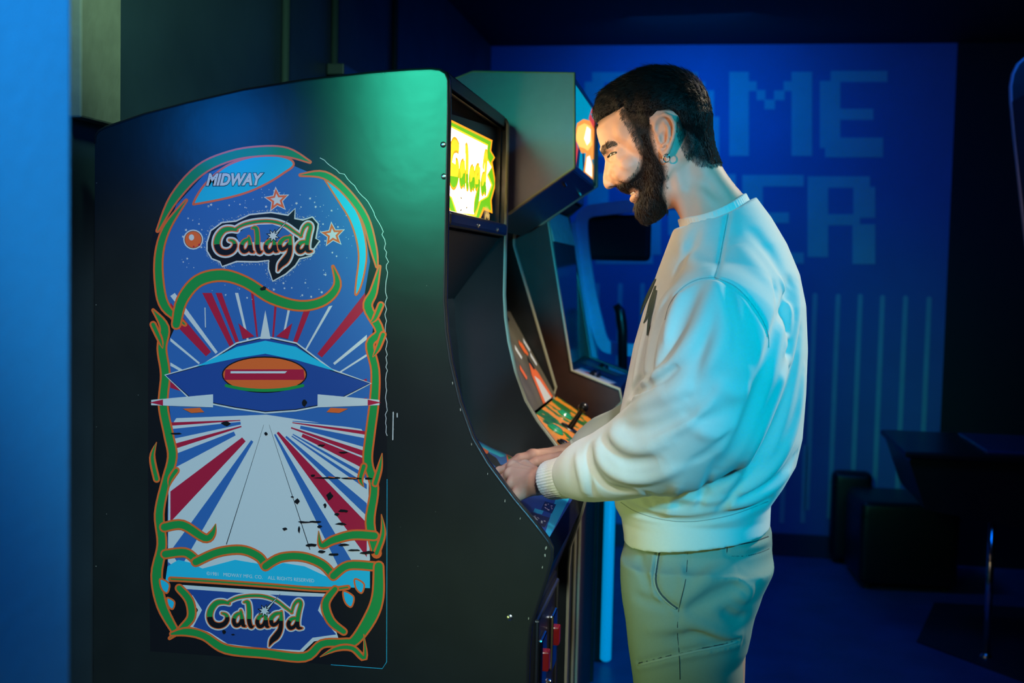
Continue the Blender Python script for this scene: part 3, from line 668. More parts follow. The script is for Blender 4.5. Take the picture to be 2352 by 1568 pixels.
ov([(1162, 1043), (1200, 1054), (1200, 1072), (1166, 1068)], 'orange'); ov([(1166, 1047), (1200, 1057), (1200, 1070), (1169, 1065)], 'green'); ov([(1172, 1052), (1200, 1060), (1200, 1069), (1174, 1064)], 'orange'); ov([(1176, 1055), (1200, 1062), (1200, 1068), (1177, 1063)], 'cyan')
ov([(1126, 1084), (1150, 1074), (1172, 1076), (1172, 1080), (1150, 1079), (1130, 1088)], 'orange')
ov([(1120, 1090), (1200, 1090), (1300, 1130), (1320, 1140), (1262, 1245), (1180, 1180)], 'deepblue'); ov([(1146, 1112), (1162, 1104), (1162, 1111), (1150, 1118)], 'cyan')
ov([(1276, 1146), (1312, 1136), (1262, 1240), (1250, 1230)], 'cyan'); ov([(1212, 1204), (1258, 1228), (1254, 1243), (1236, 1234)], 'cyan'); ov([(1228, 1168), (1248, 1174), (1244, 1182), (1224, 1177)], 'cyan')
for card in ([(1251, 1152), (1277, 1159), (1267, 1180), (1242, 1171)], [(1220, 1177), (1263, 1190), (1250, 1212), (1208, 1197)]):
    ov(card, 'black'); c4_ = [np.array(p, float) for p in card]; r6 = random.Random(int(card[0][0])); po.L += 1; l_ = po.L
    for k in range(14):
        a_, b_ = r6.uniform(.12, .8), r6.uniform(.15, .75); q = lambda s_, t_: (c4_[0]*(1-s_)+c4_[1]*s_)*(1-t_)+(c4_[3]*(1-s_)+c4_[2]*s_)*t_
        po.fill([dpx(*q(a_, b_)), dpx(*q(a_+.09, b_)), dpx(*q(a_+.09, b_+.07)), dpx(*q(a_, b_+.07))], 'white', l_)
ov([(1235, 1236), (1256, 1246), (1257, 1243), (1238, 1233)], 'red')
po.build('deck_overlay', deck)
def joystick(y, s, parent, h=.075, ball=.018, m='black_plastic', tilt=(0, 0), base=None):
    b = np.array(dk(y, s)) if base is None else np.array(base); n = np.array([deckn[0]+tilt[0], tilt[1], deckn[1]]); n /= np.linalg.norm(n)
    o = MB().lathe(b, n, [(.001, .002), (.022, .002), (.024, -.001)], 20).lathe(b, n, [(.006, 0), (.006, h), (.010, h)], 12).lathe(b+n*h, n, [(.0001, -ball*.3)]+[(ball*math.sin(t), ball*(1-math.cos(t))-ball*.3) for t in np.linspace(.1, math.pi, 10)], 18)
    return o.build('joystick', MT[m], parent, smooth=True)
joystick(.19, .62, deck, h=.045)
def button(y, s, parent, m, r=.015, base=None, n=None):
    b = np.array(dk(y, s)) if base is None else np.array(base); n = np.array([deckn[0], 0, deckn[1]]) if n is None else n
    return MB().lathe(b, n, [(r*1.35, -.001), (r*1.35, .003), (r*1.1, .005), (r, .004), (r, .009), (r*.8, .0105), (.0001, .009)], 20).build('push_button', m, parent, smooth=True)
for yy in (.40, .45): button(yy, .58, deck, MT['red_plastic'])
for yy in (.27, .31): button(yy, .17, deck, mat('white_plastic', (.7, .7, .7), .3), .011)
# coin door
door = MB().box((low0+.006, .33, .60), (.012, .34, .44), bev=.004).build('coin_door', MT['black_plastic'], galaga)
for yy in (.25, .42):
    MB().box((low0+.016, yy, .69), (.010, .07, .12), bev=.004).build('coin_plate', MT['chrome'], door)
    MB().box((low0+.024, yy, .70), (.014, .028, .04), bev=.003).build('reject_button', MT['red_plastic'], door)
    MB().box((low0+.016, yy, .52), (.012, .075, .06), bev=.004).build('coin_return', MT['chrome'], door)
MB().lathe((low0+.012, .335, .62), (1, 0, 0), [(.013, 0), (.013, .012), (.010, .014), (.0001, .014)], 16).build('lock', MT['chrome'], door, smooth=True)
mb = MB()
for (a, b) in (((low0+.014, .17, .80), (low0+.014, .49, .80)), ((low0+.014, .17, .40), (low0+.014, .49, .40)), ((low0+.014, .17, .40), (low0+.014, .17, .80)), ((low0+.014, .49, .40), (low0+.014, .49, .80))): mb.cyl(a, b, .005, n=8)
mb.build('door_frame', MT['steel'], door)
MB().box((LIPX-.012, .30, .905), (.004, .10, .012)).build('front_strip', MT['steel'], galaga)

# ------------------------------------------------------------------ second machine: grey head, camouflage deck
cab2 = thing('arcade_machine', 'grey-sided arcade machine with orange and green camouflage control deck behind the printed one', 'arcade machine', (.4, 1.0, 0))
P2 = [(.0, .06), (.0, 1.72), (.35, 1.86), (.517, 1.916), (.569, 1.937), (.808, 1.933), (.814, 1.716), (.662, 1.608), (.60, 1.592), (.582, 1.575), (.582, 1.545), (.712, 1.145), (.705, 1.115), (.84, 1.015), (.855, .995), (.855, .965), (.795, .86), (.78, .80), (.78, .06)][::-1]
Y2a, Y2b = .70, 1.30
for yy in (Y2a, Y2b-.02):
    side('side_panel', P2, yy, .02, MT['grey_lam'] if yy < 1 else MT['black_lam'], cab2)
    edging(P2[::-1], yy, .02, MT['pale_mold'], cab2, i0=1)
ya2, yb2 = Y2a+.02, Y2b-.02
slab(MB(), (.03, 1.72), (.565, 1.925), ya2, yb2, .015).build('top_board', MT['matte_black'], cab2)
slab(MB(), (.565, 1.925), (.80, 1.922), ya2, yb2, .015).build('head_top', MT['matte_black'], cab2)
slab(MB(), (.600, 1.585), (.80, 1.722), ya2, yb2, .015).build('speaker_board', MT['black_plastic'], cab2)
for yy in (.82, 1.17): MB().lathe((.775, yy, 1.690), (.565, 0, -.825), [(.005, -.002), (.004, .012), (.0001, .013)], 8).build('screw', MT['steel'], cab2)
# marquee with abstract glowing picture
MB().box((.800, 1.0, 1.722), (.016, yb2-ya2, .018), bev=.003).build('marquee_retainer', MT['black_plastic'], cab2)
MB().box((.800, 1.0, 1.922), (.016, yb2-ya2, .014), bev=.003).build('marquee_retainer', MT['black_plastic'], cab2)
MB().box((.800, yb2-.02, 1.822), (.02, .04, .20), bev=.003).build('marquee_end_strip', mat('gold_strip', (.55, .33, .12), .4), cab2)
L2 = {'cyan': emat('glow_cyan', (.0, .34, .50), .8), 'orange': emat('glow_orange', (1.0, .33, .03), 1.1), 'yellow': emat('glow_yellow', (1.0, .58, .10), 1.3), 'white': emat('glow_white', (1.0, .86, .60), 1.8), 'red': emat('glow_red', (.75, .06, .03), .9), 'navy': emat('glow_navy', (.01, .03, .09), .5)}
INKN, INKM = list(L2), list(L2.values())
pq = Print(lambda s, t: (.806, ya2+s*(yb2-ya2-.04), 1.731+t*.184), (1, 0, 0), .00004)
pq.fill([(0, 0), (1, 0), (1, 1), (0, 1)], 'cyan')
pq.fill([(0, 0), (.38, 0), (.30, .2), (.12, .34), (0, .45)], 'red'); pq.fill([(.18, 0), (.6, 0), (.5, .3), (.3, .38)], 'navy'); pq.fill([(.3, 0), (.5, 0), (.42, .32), (.33, .2)], 'cyan')
pq.fill([(.05, .30), (.18, .55), (.45, .70), (.8, .80), (1, .74), (1, .3), (.8, .22), (.6, .28), (.4, .22), (.2, .3)], 'orange')
pq.fill([(.12, .34), (.22, .52), (.5, .66), (.8, .72), (.92, .5), (.7, .34), (.5, .32), (.3, .28)], 'yellow'); pq.fill([(.5, .45), (.62, .66), (.82, .68), (.80, .5), (.65, .4)], 'white')
pq.fill([(.52, .0), (.62, .3), (.8, .36), (1.0, .2), (1.0, .0)], 'orange'); pq.fill([(.6, .02), (.66, .24), (.8, .3), (.93, .2), (.95, .02)], 'white')
pq.fill([(.70, .8), (1, .74), (1, 1), (.85, 1)], 'red'); pq.fill([(.78, .9), (.95, .86), (.95, .96)], 'cyan')
pq.build('marquee_print', cab2)
INKN, INKM = INKN_S, INKM_S
# screen, bezel and deck
slab(MB(), (.50, 1.48), (.575, 1.585), ya2, yb2, .01).build('upper_bezel', MT['matte_black'], cab2)
slab(MB(), (.575, 1.36), (.50, 1.48), ya2, yb2, .006).build('screen_glass', MT['glass_dark'], cab2)
bz = slab(MB(), (.575, 1.36), (.712, 1.125), ya2, yb2, .01).build('bezel', mat('bezel_print_ground', (.10, .09, .06), .3, noise=.6, nscale=16), cab2)
bn = np.array([.235, .137]); bn /= np.linalg.norm(bn)
pb_ = Print(lambda s, t: (.712-.137*t+bn[0]*.001, ya2+s*(yb2-ya2), 1.125+.235*t+bn[1]*.001), (bn[0], 0, bn[1]), .00004)
r7 = random.Random(9)
pb_.fill([(.55, 0), (.9, .0), (.85, .3), (.75, .42), (.65, .3)], 'orange'); pb_.fill([(.62, 0), (.84, .0), (.78, .22), (.7, .28)], 'white')
for k in range(12):
    s_, t_ = r7.uniform(.3, .95), r7.uniform(.2, .95); pb_.fill([(s_, t_), (s_+.05, t_+.02), (s_+.03, t_+.16), (s_-.02, t_+.12)], r7.choice(['orange', 'white', 'red', 'black']))
tag(pb_.build('bezel_art', bz), kind='stuff')
camo = bpy.data.materials.new('camouflage_overlay'); camo.use_nodes = True
nt = camo.node_tree; b_ = nt.nodes['Principled BSDF']; b_.inputs['Roughness'].default_value = .3
tc = nt.nodes.new('ShaderNodeTexCoord'); mp = nt.nodes.new('ShaderNodeMapping'); mp.inputs['Scale'].default_value = (15, 17, 15)
ns = nt.nodes.new('ShaderNodeTexNoise'); ns.inputs['Scale'].default_value = 1.0; ns.inputs['Detail'].default_value = 2; ns.inputs['Roughness'].default_value = .6
rp = nt.nodes.new('ShaderNodeValToRGB'); rp.color_ramp.interpolation = 'CONSTANT'
rp.color_ramp.elements[0].color = (.015, .13, .02, 1); rp.color_ramp.elements[1].position = .50; rp.color_ramp.elements[1].color = (.75, .24, .015, 1)
e = rp.color_ramp.elements.new(.40); e.color = (.008, .05, .015, 1)
e = rp.color_ramp.elements.new(.42); e.color = (.02, .16, .02, 1)
nt.links.new(tc.outputs['Object'], mp.inputs['Vector']); nt.links.new(mp.outputs['Vector'], ns.inputs['Vector']); nt.links.new(ns.outputs['Fac'], rp.inputs['Fac']); nt.links.new(rp.outputs['Color'], b_.inputs['Base Color'])
dm = MB(); D2 = [(.715, 1.118), (.855, 1.032), (.868, 1.018), (.872, 1.0), (.868, .975)]
for i in range(4): slab(dm, D2[i], D2[i+1], Y2a, Y2b, .012)
deck2 = dm.build('control_deck', camo, cab2)
dn2 = np.array([.086, 0, .140]); dn2 /= np.linalg.norm(dn2)
def d2(px, py):
    """point on the second deck seen past the first machine"""
    d = _ray(px, py); n = dn2; p0 = np.array([.715, 0, 1.118]); return CAM+d*(np.dot(p0-CAM, n)/np.dot(d, n))
b2 = d2(1308, 984)
mb = MB(); mb.lathe(b2, dn2, [(.0001, .003), (.024, .003), (.026, 0)], 18); mb.lathe(b2, dn2, [(.008, 0), (.006, .05), (.007, .055)], 12)
mb.lathe(b2+dn2*.055, dn2, [(.0135*math.sin(t), .0135*(1-math.cos(t))-.003) for t in np.linspace(.05, math.pi, 10)], 18)
mb.build('joystick', MT['black_plastic'], deck2, smooth=True)
for (px, py, c) in ((1296, 954, 'g'), (1275, 988, 'g'), (1294, 1022, 'k')):
    button(0, 0, deck2, mat('green_button', (.02, .32, .14), .2, coat=.6) if c == 'g' else MT['black_plastic'], .017 if c == 'g' else .014, base=d2(px, py), n=dn2)
slab(MB(), (.866, .975), (.79, .86), ya2, yb2, .012).build('deck_underside', MT['matte_black'], cab2)
slab(MB(), (.775, .86), (.775, .06), ya2, yb2, .012).build('front_board', MT['black_lam'], cab2)
MB().box((.779, 1.0, .55), (.008, .3, .4), bev=.003).build('coin_door', MT['black_plastic'], cab2)
MB().box((.40, 1.0, .03), (.70, .56, .06)).build('plinth', MT['matte_black'], cab2)
MB().box((.02, 1.0, .9), (.018, .56, 1.6)).build('back_board', MT['matte_black'], cab2)

# ------------------------------------------------------------------ third machine: brown wood-grain cabinet
cab3 = thing('arcade_machine', 'brown wood-grain arcade machine with small bright control deck, third in the row', 'arcade machine', (.4, 1.7, 0))
P3 = [(.0, .06), (.0, 1.80), (.60, 1.86), (.70, 1.84), (.70, 1.70), (.655, 1.66), (.743, 1.185), (.885, 1.135), (.893, 1.10), (.80, 1.00), (.78, .95), (.78, .06)][::-1]
Y3a, Y3b = 1.40, 2.00
for yy in (Y3a, Y3b-.02):
    side('side_panel', P3, yy, .02, MT['brown_lam'], cab3); edging(P3[::-1], yy, .02, MT['pale_mold'] if yy < 1.5 else MT['tmold'], cab3, i0=1)
a3, b3 = Y3a+.02, Y3b-.02
slab(MB(), (.02, 1.795), (.69, 1.845), a3, b3, .015).build('top_board', MT['matte_black'], cab3)
slab(MB(), (.695, 1.70), (.695, 1.83), a3, b3, .012).build('marquee', mat('unlit_marquee', (.03, .06, .14), .25), cab3)
slab(MB(), (.62, 1.66), (.69, 1.70), a3, b3, .012).build('speaker_board', MT['matte_black'], cab3)
slab(MB(), (.672, 1.56), (.645, 1.655), a3, b3, .01).build('instruction_card', mat('pale_card', (.45, .45, .38), .5, noise=.4, nscale=30), cab3)
slab(MB(), (.715, 1.19), (.672, 1.56), a3, b3, .008).build('screen_glass', mat('teal_screen_glass', (.02, .07, .10), .12), cab3)
dk3 = slab(slab(MB(), (.72, 1.19), (.882, 1.132), a3, b3, .012), (.882, 1.132), (.888, 1.10), a3, b3, .012).build('control_deck', MT['black_plastic'], cab3)
n3 = np.array([.058, 0, .162]); n3 /= np.linalg.norm(n3)
p3_ = Print(lambda y, s: (.72+.162*s+n3[0]*.001, y, 1.19-.058*s+n3[2]*.001), (n3[0], 0, n3[2]), .00004)
for (a, b, c, d, k) in ((1.44, .15, 1.60, .9, 'white'), (1.62, .2, 1.72, .85, 'red'), (1.72, .1, 1.86, .9, 'orange'), (1.84, .5, 1.95, .95, 'white'), (1.50, .3, 1.56, .7, 'orange'), (1.75, .35, 1.82, .7, 'green')):
    p3_.fill([(a, b), (c, b+.05), (c-.03, d), (a+.02, d-.1)], k)
p3_.build('deck_print', dk3)
for yy in (1.52, 1.58, 1.86): button(0, 0, dk3, MT['black_plastic'], .013, base=(.80, yy, 1.163), n=n3)
slab(slab(MB(), (.888, 1.10), (.795, 1.0), a3, b3, .012), (.775, .99), (.775, .06), a3, b3, .012).build('front_board', MT['brown_lam'], cab3)
MB().box((.40, 1.7, .03), (.70, .56, .06)).build('plinth', MT['matte_black'], cab3)

# ------------------------------------------------------------------ fourth machine: open blue cockpit frame
cab4 = thing('cockpit_game', 'blue framed cockpit game with black monitor and flight stick at the row end', 'arcade machine', (.6, 2.6, 0))
bluep = mat('blue_enamel', (.30, .62, .95), .3, noise=.15, nscale=20)
c4 = lambda px, py, y=2.6: at_y(px, py, y)
def ring(path, w, th, y, name, m):
    P = smooth_curve([(c4(a, b, y)[0], c4(a, b, y)[2]) for a, b in path], 5); V = []; Fc = []; n = len(P)
    for i, p in enumerate(P):
        d = P[min(i+1, n-1)]-P[max(i-1, 0)]; d = d/np.linalg.norm(d); nr = np.array([-d[1], d[0]])*w/2
        for (q, yy) in ((p+nr, y), (p-nr, y), (p-nr, y+th), (p+nr, y+th)): V.append((q[0], yy, q[1]))
    for i in range(n-1):
        for k in range(4): Fc.append((4*i+k, 4*i+(k+1) % 4, 4*i+4+(k+1) % 4, 4*i+4+k))
    Fc += [(0, 1, 2, 3), (4*n-1, 4*n-2, 4*n-3, 4*n-4)]
    return MB().add(V, Fc).build(name, m, cab4)
ring([(1560, 466), (1480, 470), (1385, 480), (1352, 486), (1336, 505), (1338, 560), (1352, 660), (1370, 740), (1384, 785), (1410, 800), (1500, 806), (1610, 806), (1640, 790), (1650, 760), (1645, 560), (1636, 500), (1620, 478), (1590, 466), (1560, 466)], .048, .05, 2.6, 'window_frame', bluep)
ring([(1310, 512), (1322, 620), (1345, 760), (1360, 830)], .045, .05, 2.58, 'outer_post', bluep)
m0, m1 = c4(1345, 490), c4(1492, 600)
MB().box(((m0[0]+m1[0])/2, 2.66, (m0[2]+m1[2])/2), (m1[0]-m0[0], .07, m0[2]-m1[2]), bev=.02).build('monitor', MT['matte_black'], cab4)
MB().box((.66, 2.62, .53), (.25, .5, 1.06), bev=.01).build('console_body', MT['black_lam'], cab4)
cd = MB().box((.68, 2.62, 1.075), (.31, .54, .035), bev=.01).build('console_top', mat('console_grey_blue', (.10, .13, .18), .35), cab4)
for (x_, y_, r_) in ((.74, 2.50, .035), (.67, 2.46, .025), (.80, 2.56, .02), (.79, 2.44, .016)):
    MB().lathe((x_, y_, 1.092), (0, 0, 1), [(r_, 0), (r_, .008), (r_*.8, .012), (.0001, .010)], 18).build('dial', MT['black_plastic'], cd, smooth=True)
s0, s1, s2, s3 = c4(1432, 805, 2.5), c4(1430, 760, 2.5), c4(1424, 715, 2.5), c4(1414, 700, 2.5)
s0[2] = 1.09
MB().tube([s0, s1, (s1+s2)/2, s2, s3], [.018, .020, .022, .020, .014], 10).build('flight_stick', MT['black_plastic'], cab4, smooth=True)
bar = MB().tube([(.796, 2.36, .012), (.796, 2.36, .02), (.796, 2.36, .30), (.796, 2.36, .98)], [.012, .021, .021, .021], 14).build('glowing_blue_post', mat('glowing_blue_post', (.05, .3, .5), .35, emit=1.0, ecol=(.0, .20, .45)), cab4, smooth=True)  # blue cabinet post; its lit look is put in as emission
MB().box((.796, 2.45, .99), (.05, .22, .03), bev=.006).build('post_bracket', MT['black_plastic'], cab4)

# ------------------------------------------------------------------ right side of the room
rc = thing('arcade_machine', 'dark arcade machine with rounded top corner at the right edge', 'arcade machine', (2.8, 1.8, 0))
PR_ = [(at_y(px, py, 2.18)[0], at_y(px, py, 2.18)[2]) for px, py in ((2330, 330), (2321, 235), (2320, 200), (2325, 172), (2336, 150), (2356, 132))]
PR_ = [(2.62, .0), (2.62, .9), (2.53, 1.0), (2.52, 1.1), (2.50, 1.3), (at_y(2360, 600, 2.18)[0], at_y(2360, 600, 2.18)[2])]+PR_+[(3.1, PR_[-1][1]+.01), (3.1, .0)]
for yy in (1.6, 2.16): side('side_panel', PR_[::-1], yy, .02, MT['black_lam'], rc); edging(PR_, yy, .02, mat('grey_edge_molding', (.16, .20, .24), .4), rc, r=.006)
for (i, nm) in ((0, 'front_board'), (2, 'deck_front'), (3, 'control_deck'), (4, 'screen_glass'), (5, 'screen_surround'), (6, 'marquee'), (12, 'top_board')):
    slab(MB(), PR_[i+1], PR_[i], 1.62, 2.16, -.012).build(nm, MT['matte_black'], rc)

gt = thing('game_table', 'black game table with slanting end and chrome leg at right', 'game table', (2.5, 3.0, 0))
TP = [(1.925, .79), (1.93, .765), (1.998, .579), (2.5, .50), (3.3, .50), (3.3, .79)]
MB().prism(TP[1:][::-1]+[(1.935, .775)], lambda u, v: (u, 2.75, v), (0, .62, 0)).build('table_body', MT['black_lam'], gt)
MB().box((2.61, 3.06, .795), (1.40, .68, .025), bev=.008).build('rim', MT['black_plastic'], gt)
MB().box((2.75, 3.06, .810), (1.05, .54, .012), bev=.004).build('glass_top', mat('glass_blue_reflection', (.03, .08, .25), .06), gt)  # blue reflection on the glass is put into its base colour
for (lx, ly) in ((2.255, 2.775), (3.2, 2.775), (2.80, 3.34), (3.25, 3.34)):
    lg = MB().cyl((lx, ly, .02), (lx, ly, .54), .014, n=14).build('leg', MT['chrome'], gt, smooth=True)
    MB().lathe((lx, ly, 0), (0, 0, 1), [(.024, 0), (.024, .010), (.010, .022)], 14).build('leg_leveler', MT['chrome'], lg, smooth=True)
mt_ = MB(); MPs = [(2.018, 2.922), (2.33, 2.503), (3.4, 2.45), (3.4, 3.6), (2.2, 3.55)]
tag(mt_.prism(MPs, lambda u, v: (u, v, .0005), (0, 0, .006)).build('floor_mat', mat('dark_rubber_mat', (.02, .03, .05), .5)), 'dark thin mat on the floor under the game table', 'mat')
def pouf(name, cx, cy, w, d, h, rz, label, m):
    o = thing(name, label, 'stool', (cx, cy, 0), 'black stools at the back wall')
    R = Matrix.Rotation(rz, 3, 'Z')
    bm = bmesh.new(); bmesh.ops.create_cube(bm, size=1.0); bmesh.ops.scale(bm, vec=(w, d, h-.02), verts=bm.verts)
    bmesh.ops.bevel(bm, geom=bm.edges[:], offset=.035, segments=4, affect='EDGES', profile=.5)
    bmesh.ops.rotate(bm, cent=(0, 0, 0), matrix=R, verts=bm.verts); bmesh.ops.translate(bm, vec=(cx, cy, h/2+.01), verts=bm.verts)
    MB().bm(bm).build('seat_block', m, o, smooth=True)
    bm = bmesh.new(); bmesh.ops.create_cube(bm, size=1.0); bmesh.ops.scale(bm, vec=(w*1.01, d*1.01, .012), verts=bm.verts); bmesh.ops.bevel(bm, geom=[e for e in bm.edges], offset=.005, segments=2, affect='EDGES')
    bmesh.ops.rotate(bm, cent=(0, 0, 0), matrix=R, verts=bm.verts); bmesh.ops.translate(bm, vec=(cx, cy, h-.07), verts=bm.verts); MB().bm(bm).build('seam', m, o)
    for sx in (-1, 1):
        for sy in (-1, 1):
            p = R @ Vector((sx*(w/2-.05), sy*(d/2-.05), 0)); MB().cyl((cx+p.x, cy+p.y, 0), (cx+p.x, cy+p.y, .03), .016, n=10).build('foot', MT['black_plastic'], o)
pouf('cube_stool', 2.10, 3.955, .46, .44, .42, .06, 'black leatherette cube stool standing before the striped wall', MT['leather'])
pouf('cube_stool', 1.90, 4.262, .20, .12, .48, .0, 'narrow dark stool behind the cube stool, against the striped wall', MT['leather'])

# ------------------------------------------------------------------ sculpting tools: distance fields turned into meshes
def surface_nets(D, org, h):
    S = D < 0
    nx, ny, nz = D.shape
    c = [S[i:nx-1+i, j:ny-1+j, k:nz-1+k] for i in (0, 1) for j in (0, 1) for k in (0, 1)]
    anyv = c[0].copy(); allv = c[0].copy()
    for a in c[1:]: anyv |= a; allv &= a
    idx = np.argwhere(anyv & ~allv)
    cid = -np.ones((nx-1, ny-1, nz-1), dtype=np.int64); cid[tuple(idx.T)] = np.arange(len(idx))
    off = np.array([(i, j, k) for i in (0, 1) for j in (0, 1) for k in (0, 1)])
    val = np.stack([D[tuple((idx+o).T)] for o in off], 1)
    acc = np.zeros((len(idx), 3)); cnt = np.zeros(len(idx))
    for a in range(8):
        for b in range(a+1, 8):
            if np.abs(off[a]-off[b]).sum() != 1: continue
            m = (val[:, a] < 0) != (val[:, b] < 0)
            t = val[m, a]/(val[m, a]-val[m, b]); acc[m] += off[a]+(off[b]-off[a])*t[:, None]; cnt[m] += 1
    V = (idx+acc/np.maximum(cnt, 1)[:, None])*h+org
    quads = []
    for ax in range(3):
        sl0 = [slice(None)]*3; sl1 = [slice(None)]*3; sl0[ax] = slice(0, -1); sl1[ax] = slice(1, None)
        A, B = S[tuple(sl0)], S[tuple(sl1)]
        e = np.argwhere(A != B); o1, o2 = [a for a in range(3) if a != ax]
        e = e[(e[:, o1] > 0) & (e[:, o2] > 0) & (e[:, o1] < D.shape[o1]-1) & (e[:, o2] < D.shape[o2]-1)]
        flip = A[tuple(e.T)]
        def cell(d1, d2):
            q = e.copy(); q[:, o1] -= d1; q[:, o2] -= d2; return cid[tuple(q.T)]
        q = np.stack([cell(1, 1), cell(0, 1), cell(0, 0), cell(1, 0)], 1)
        if ax == 1: flip = ~flip
        q[~flip] = q[~flip][:, ::-1]
        quads.append(q)
    return V, np.concatenate(quads)
def mesh_field(f, lo, hi, h, band=None):
    """evaluate f(points) coarsely, then finely near the surface, and mesh it"""
    lo = np.array(lo, float); hi = np.array(hi, float)
    n = (np.ceil((hi-lo)/h/4).astype(int))*4+1
    st = 4; nc = (n-1)//st+1
    gc = np.stack(np.meshgrid(*[lo[i]+np.arange(nc[i])*h*st for i in range(3)], indexing='ij'), -1).reshape(-1, 3)
    dc = f(gc).reshape(nc)
    near = np.abs(dc) < (band or h*st*2.2)
    D = np.repeat(np.repeat(np.repeat(dc, st, 0), st, 1), st, 2)[:n[0], :n[1], :n[2]].astype(np.float64)
    nb = np.zeros(D.shape, bool)
    K = np.argwhere(near)
    m2 = np.zeros(tuple(nc), bool)
    for d in np.ndindex(2, 2, 2):
        q = np.minimum(np.maximum(K-np.array(d), 0), nc-1); m2[tuple(q.T)] = True
    nb = np.repeat(np.repeat(np.repeat(m2, st, 0), st, 1), st, 2)[:n[0], :n[1], :n[2]]
    I = np.argwhere(nb); P = I*h+lo; out = np.empty(len(P))
    for k in range(0, len(P), 400000): out[k:k+400000] = f(P[k:k+400000])
    D[tuple(I.T)] = out
    return surface_nets(D, lo, h)
def relax(V, Q, it=1, lam=.5):
    for _ in range(it):
        acc = np.zeros_like(V); cnt = np.zeros(len(V))
        for a in range(4):
            b = (a+1) % 4
            np.add.at(acc, Q[:, a], V[Q[:, b]]); np.add.at(cnt, Q[:, a], 1); np.add.at(acc, Q[:, b], V[Q[:, a]]); np.add.at(cnt, Q[:, b], 1)
        V = V+lam*(acc/np.maximum(cnt, 1)[:, None]-V)
    return V
def smin(a, b, k):
    h = np.clip(.5+.5*(b-a)/k, 0, 1); return b+(a-b)*h-k*h*(1-h)
def smax(a, b, k): return -smin(-a, -b, k)
def cone(P, a, b, ra, rb):
    a = np.asarray(a, float); b = np.asarray(b, float); ba = b-a; t = np.clip(((P-a)@ba)/(ba@ba), 0, 1)
    return np.linalg.norm(P-a-t[:, None]*ba, axis=1)-(ra+(rb-ra)*t)
def chain(P, pts, k=.01):
    d = None
    for (a, ra), (b, rb) in zip(pts[:-1], pts[1:]):
        c = cone(P, a, b, ra, rb); d = c if d is None else smin(d, c, k)
    return d
def ellipsoid(P, c, r, R=None):
    q = P-np.asarray(c, float)
    if R is not None: q = q@R
    q = q/np.asarray(r, float); l = np.linalg.norm(q, axis=1); return (l-1)*min(r)
def poly_dist(P, pts):
    """distance to a 3D polyline and the fraction along it"""
    best = np.full(len(P), 1e9); tt = np.zeros(len(P)); n = len(pts)-1
    for i in range(n):
        a = pts[i]; ba = pts[i+1]-a; t = np.clip(((P-a)@ba)/(ba@ba+1e-12), 0, 1)
        d = np.linalg.norm(P-a-t[:, None]*ba, axis=1); m = d < best; best[m] = d[m]; tt[m] = (i+t[m])/n
    return best, tt
def polygon_sd(u, v, poly):
    """signed distance (inside positive) to a 2D polygon"""
    poly = np.asarray(poly, float); d = np.full(u.shape, 1e9); ins = np.zeros(u.shape, bool); n = len(poly)
    for i in range(n):
        a = poly[i]; b = poly[(i+1) % n]; e = b-a; wx = u-a[0]; wy = v-a[1]; t = np.clip((wx*e[0]+wy*e[1])/(e@e+1e-12), 0, 1)
        d = np.minimum(d, np.hypot(wx-e[0]*t, wy-e[1]*t))
        c = ((a[1] > v) != (b[1] > v)); x = a[0]+(v-a[1])*e[0]/(e[1] if abs(e[1]) > 1e-12 else 1e-12); ins ^= c & (u < x)
    return np.where(ins, d, -d)
def project(f, path, t0=1.2, t1=3.6):
    """points where the lines of sight through the picture points first meet the field"""
    R = np.array([_ray(*p) for p in path]); t = np.full(len(path), t0)
    for _ in range(90):
        d = f(CAM+R*t[:, None]); t = t+np.clip(d*.6, -.02, .06); t = np.minimum(t, t1)
    return CAM+R*t[:, None]
class Strokes:
    """raised or sunk folds and seams along lines on a surface"""
    def __init__(s): s.L = []
    def add(s, base, path, amp, r, curve=4, taper=True):
        P = project(base, smooth_curve(path, curve))
        j = np.abs(np.diff(P[:, 1])); s.L.append((P, amp, r, taper))
    def apply(s, P, d):
        for (L, amp, r, taper) in s.L:
            m = np.all((P > L.min(0)-3*r) & (P < L.max(0)+3*r), axis=1)
            if not m.any(): continue
            q, t = poly_dist(P[m], L); a = amp*np.exp(-(q/r)**2)
            if taper: a = a*np.sqrt(np.clip(np.sin(np.pi*np.clip(t, .02, .98)), 0, 1))
            d[m] = d[m]-a
        return d
def quads_obj(name, V, Q, m, parent=None, smooth=True):
    me = bpy.data.meshes.new(name); me.vertices.add(len(V)); me.vertices.foreach_set('co', np.asarray(V, np.float32).ravel())
    n = len(Q); me.loops.add(n*4); me.loops.foreach_set('vertex_index', np.asarray(Q, np.int32).ravel())
    me.polygons.add(n); me.polygons.foreach_set('loop_start', np.arange(0, n*4, 4, dtype=np.int32)); me.polygons.foreach_set('loop_total', np.full(n, 4, np.int32))
    for k in (m if isinstance(m, (list, tuple)) else [m]): me.materials.append(k)
    me.polygons.foreach_set('use_smooth', np.full(n, smooth)); me.update(calc_edges=True); me.validate()
    return link(bpy.data.objects.new(name, me), parent)
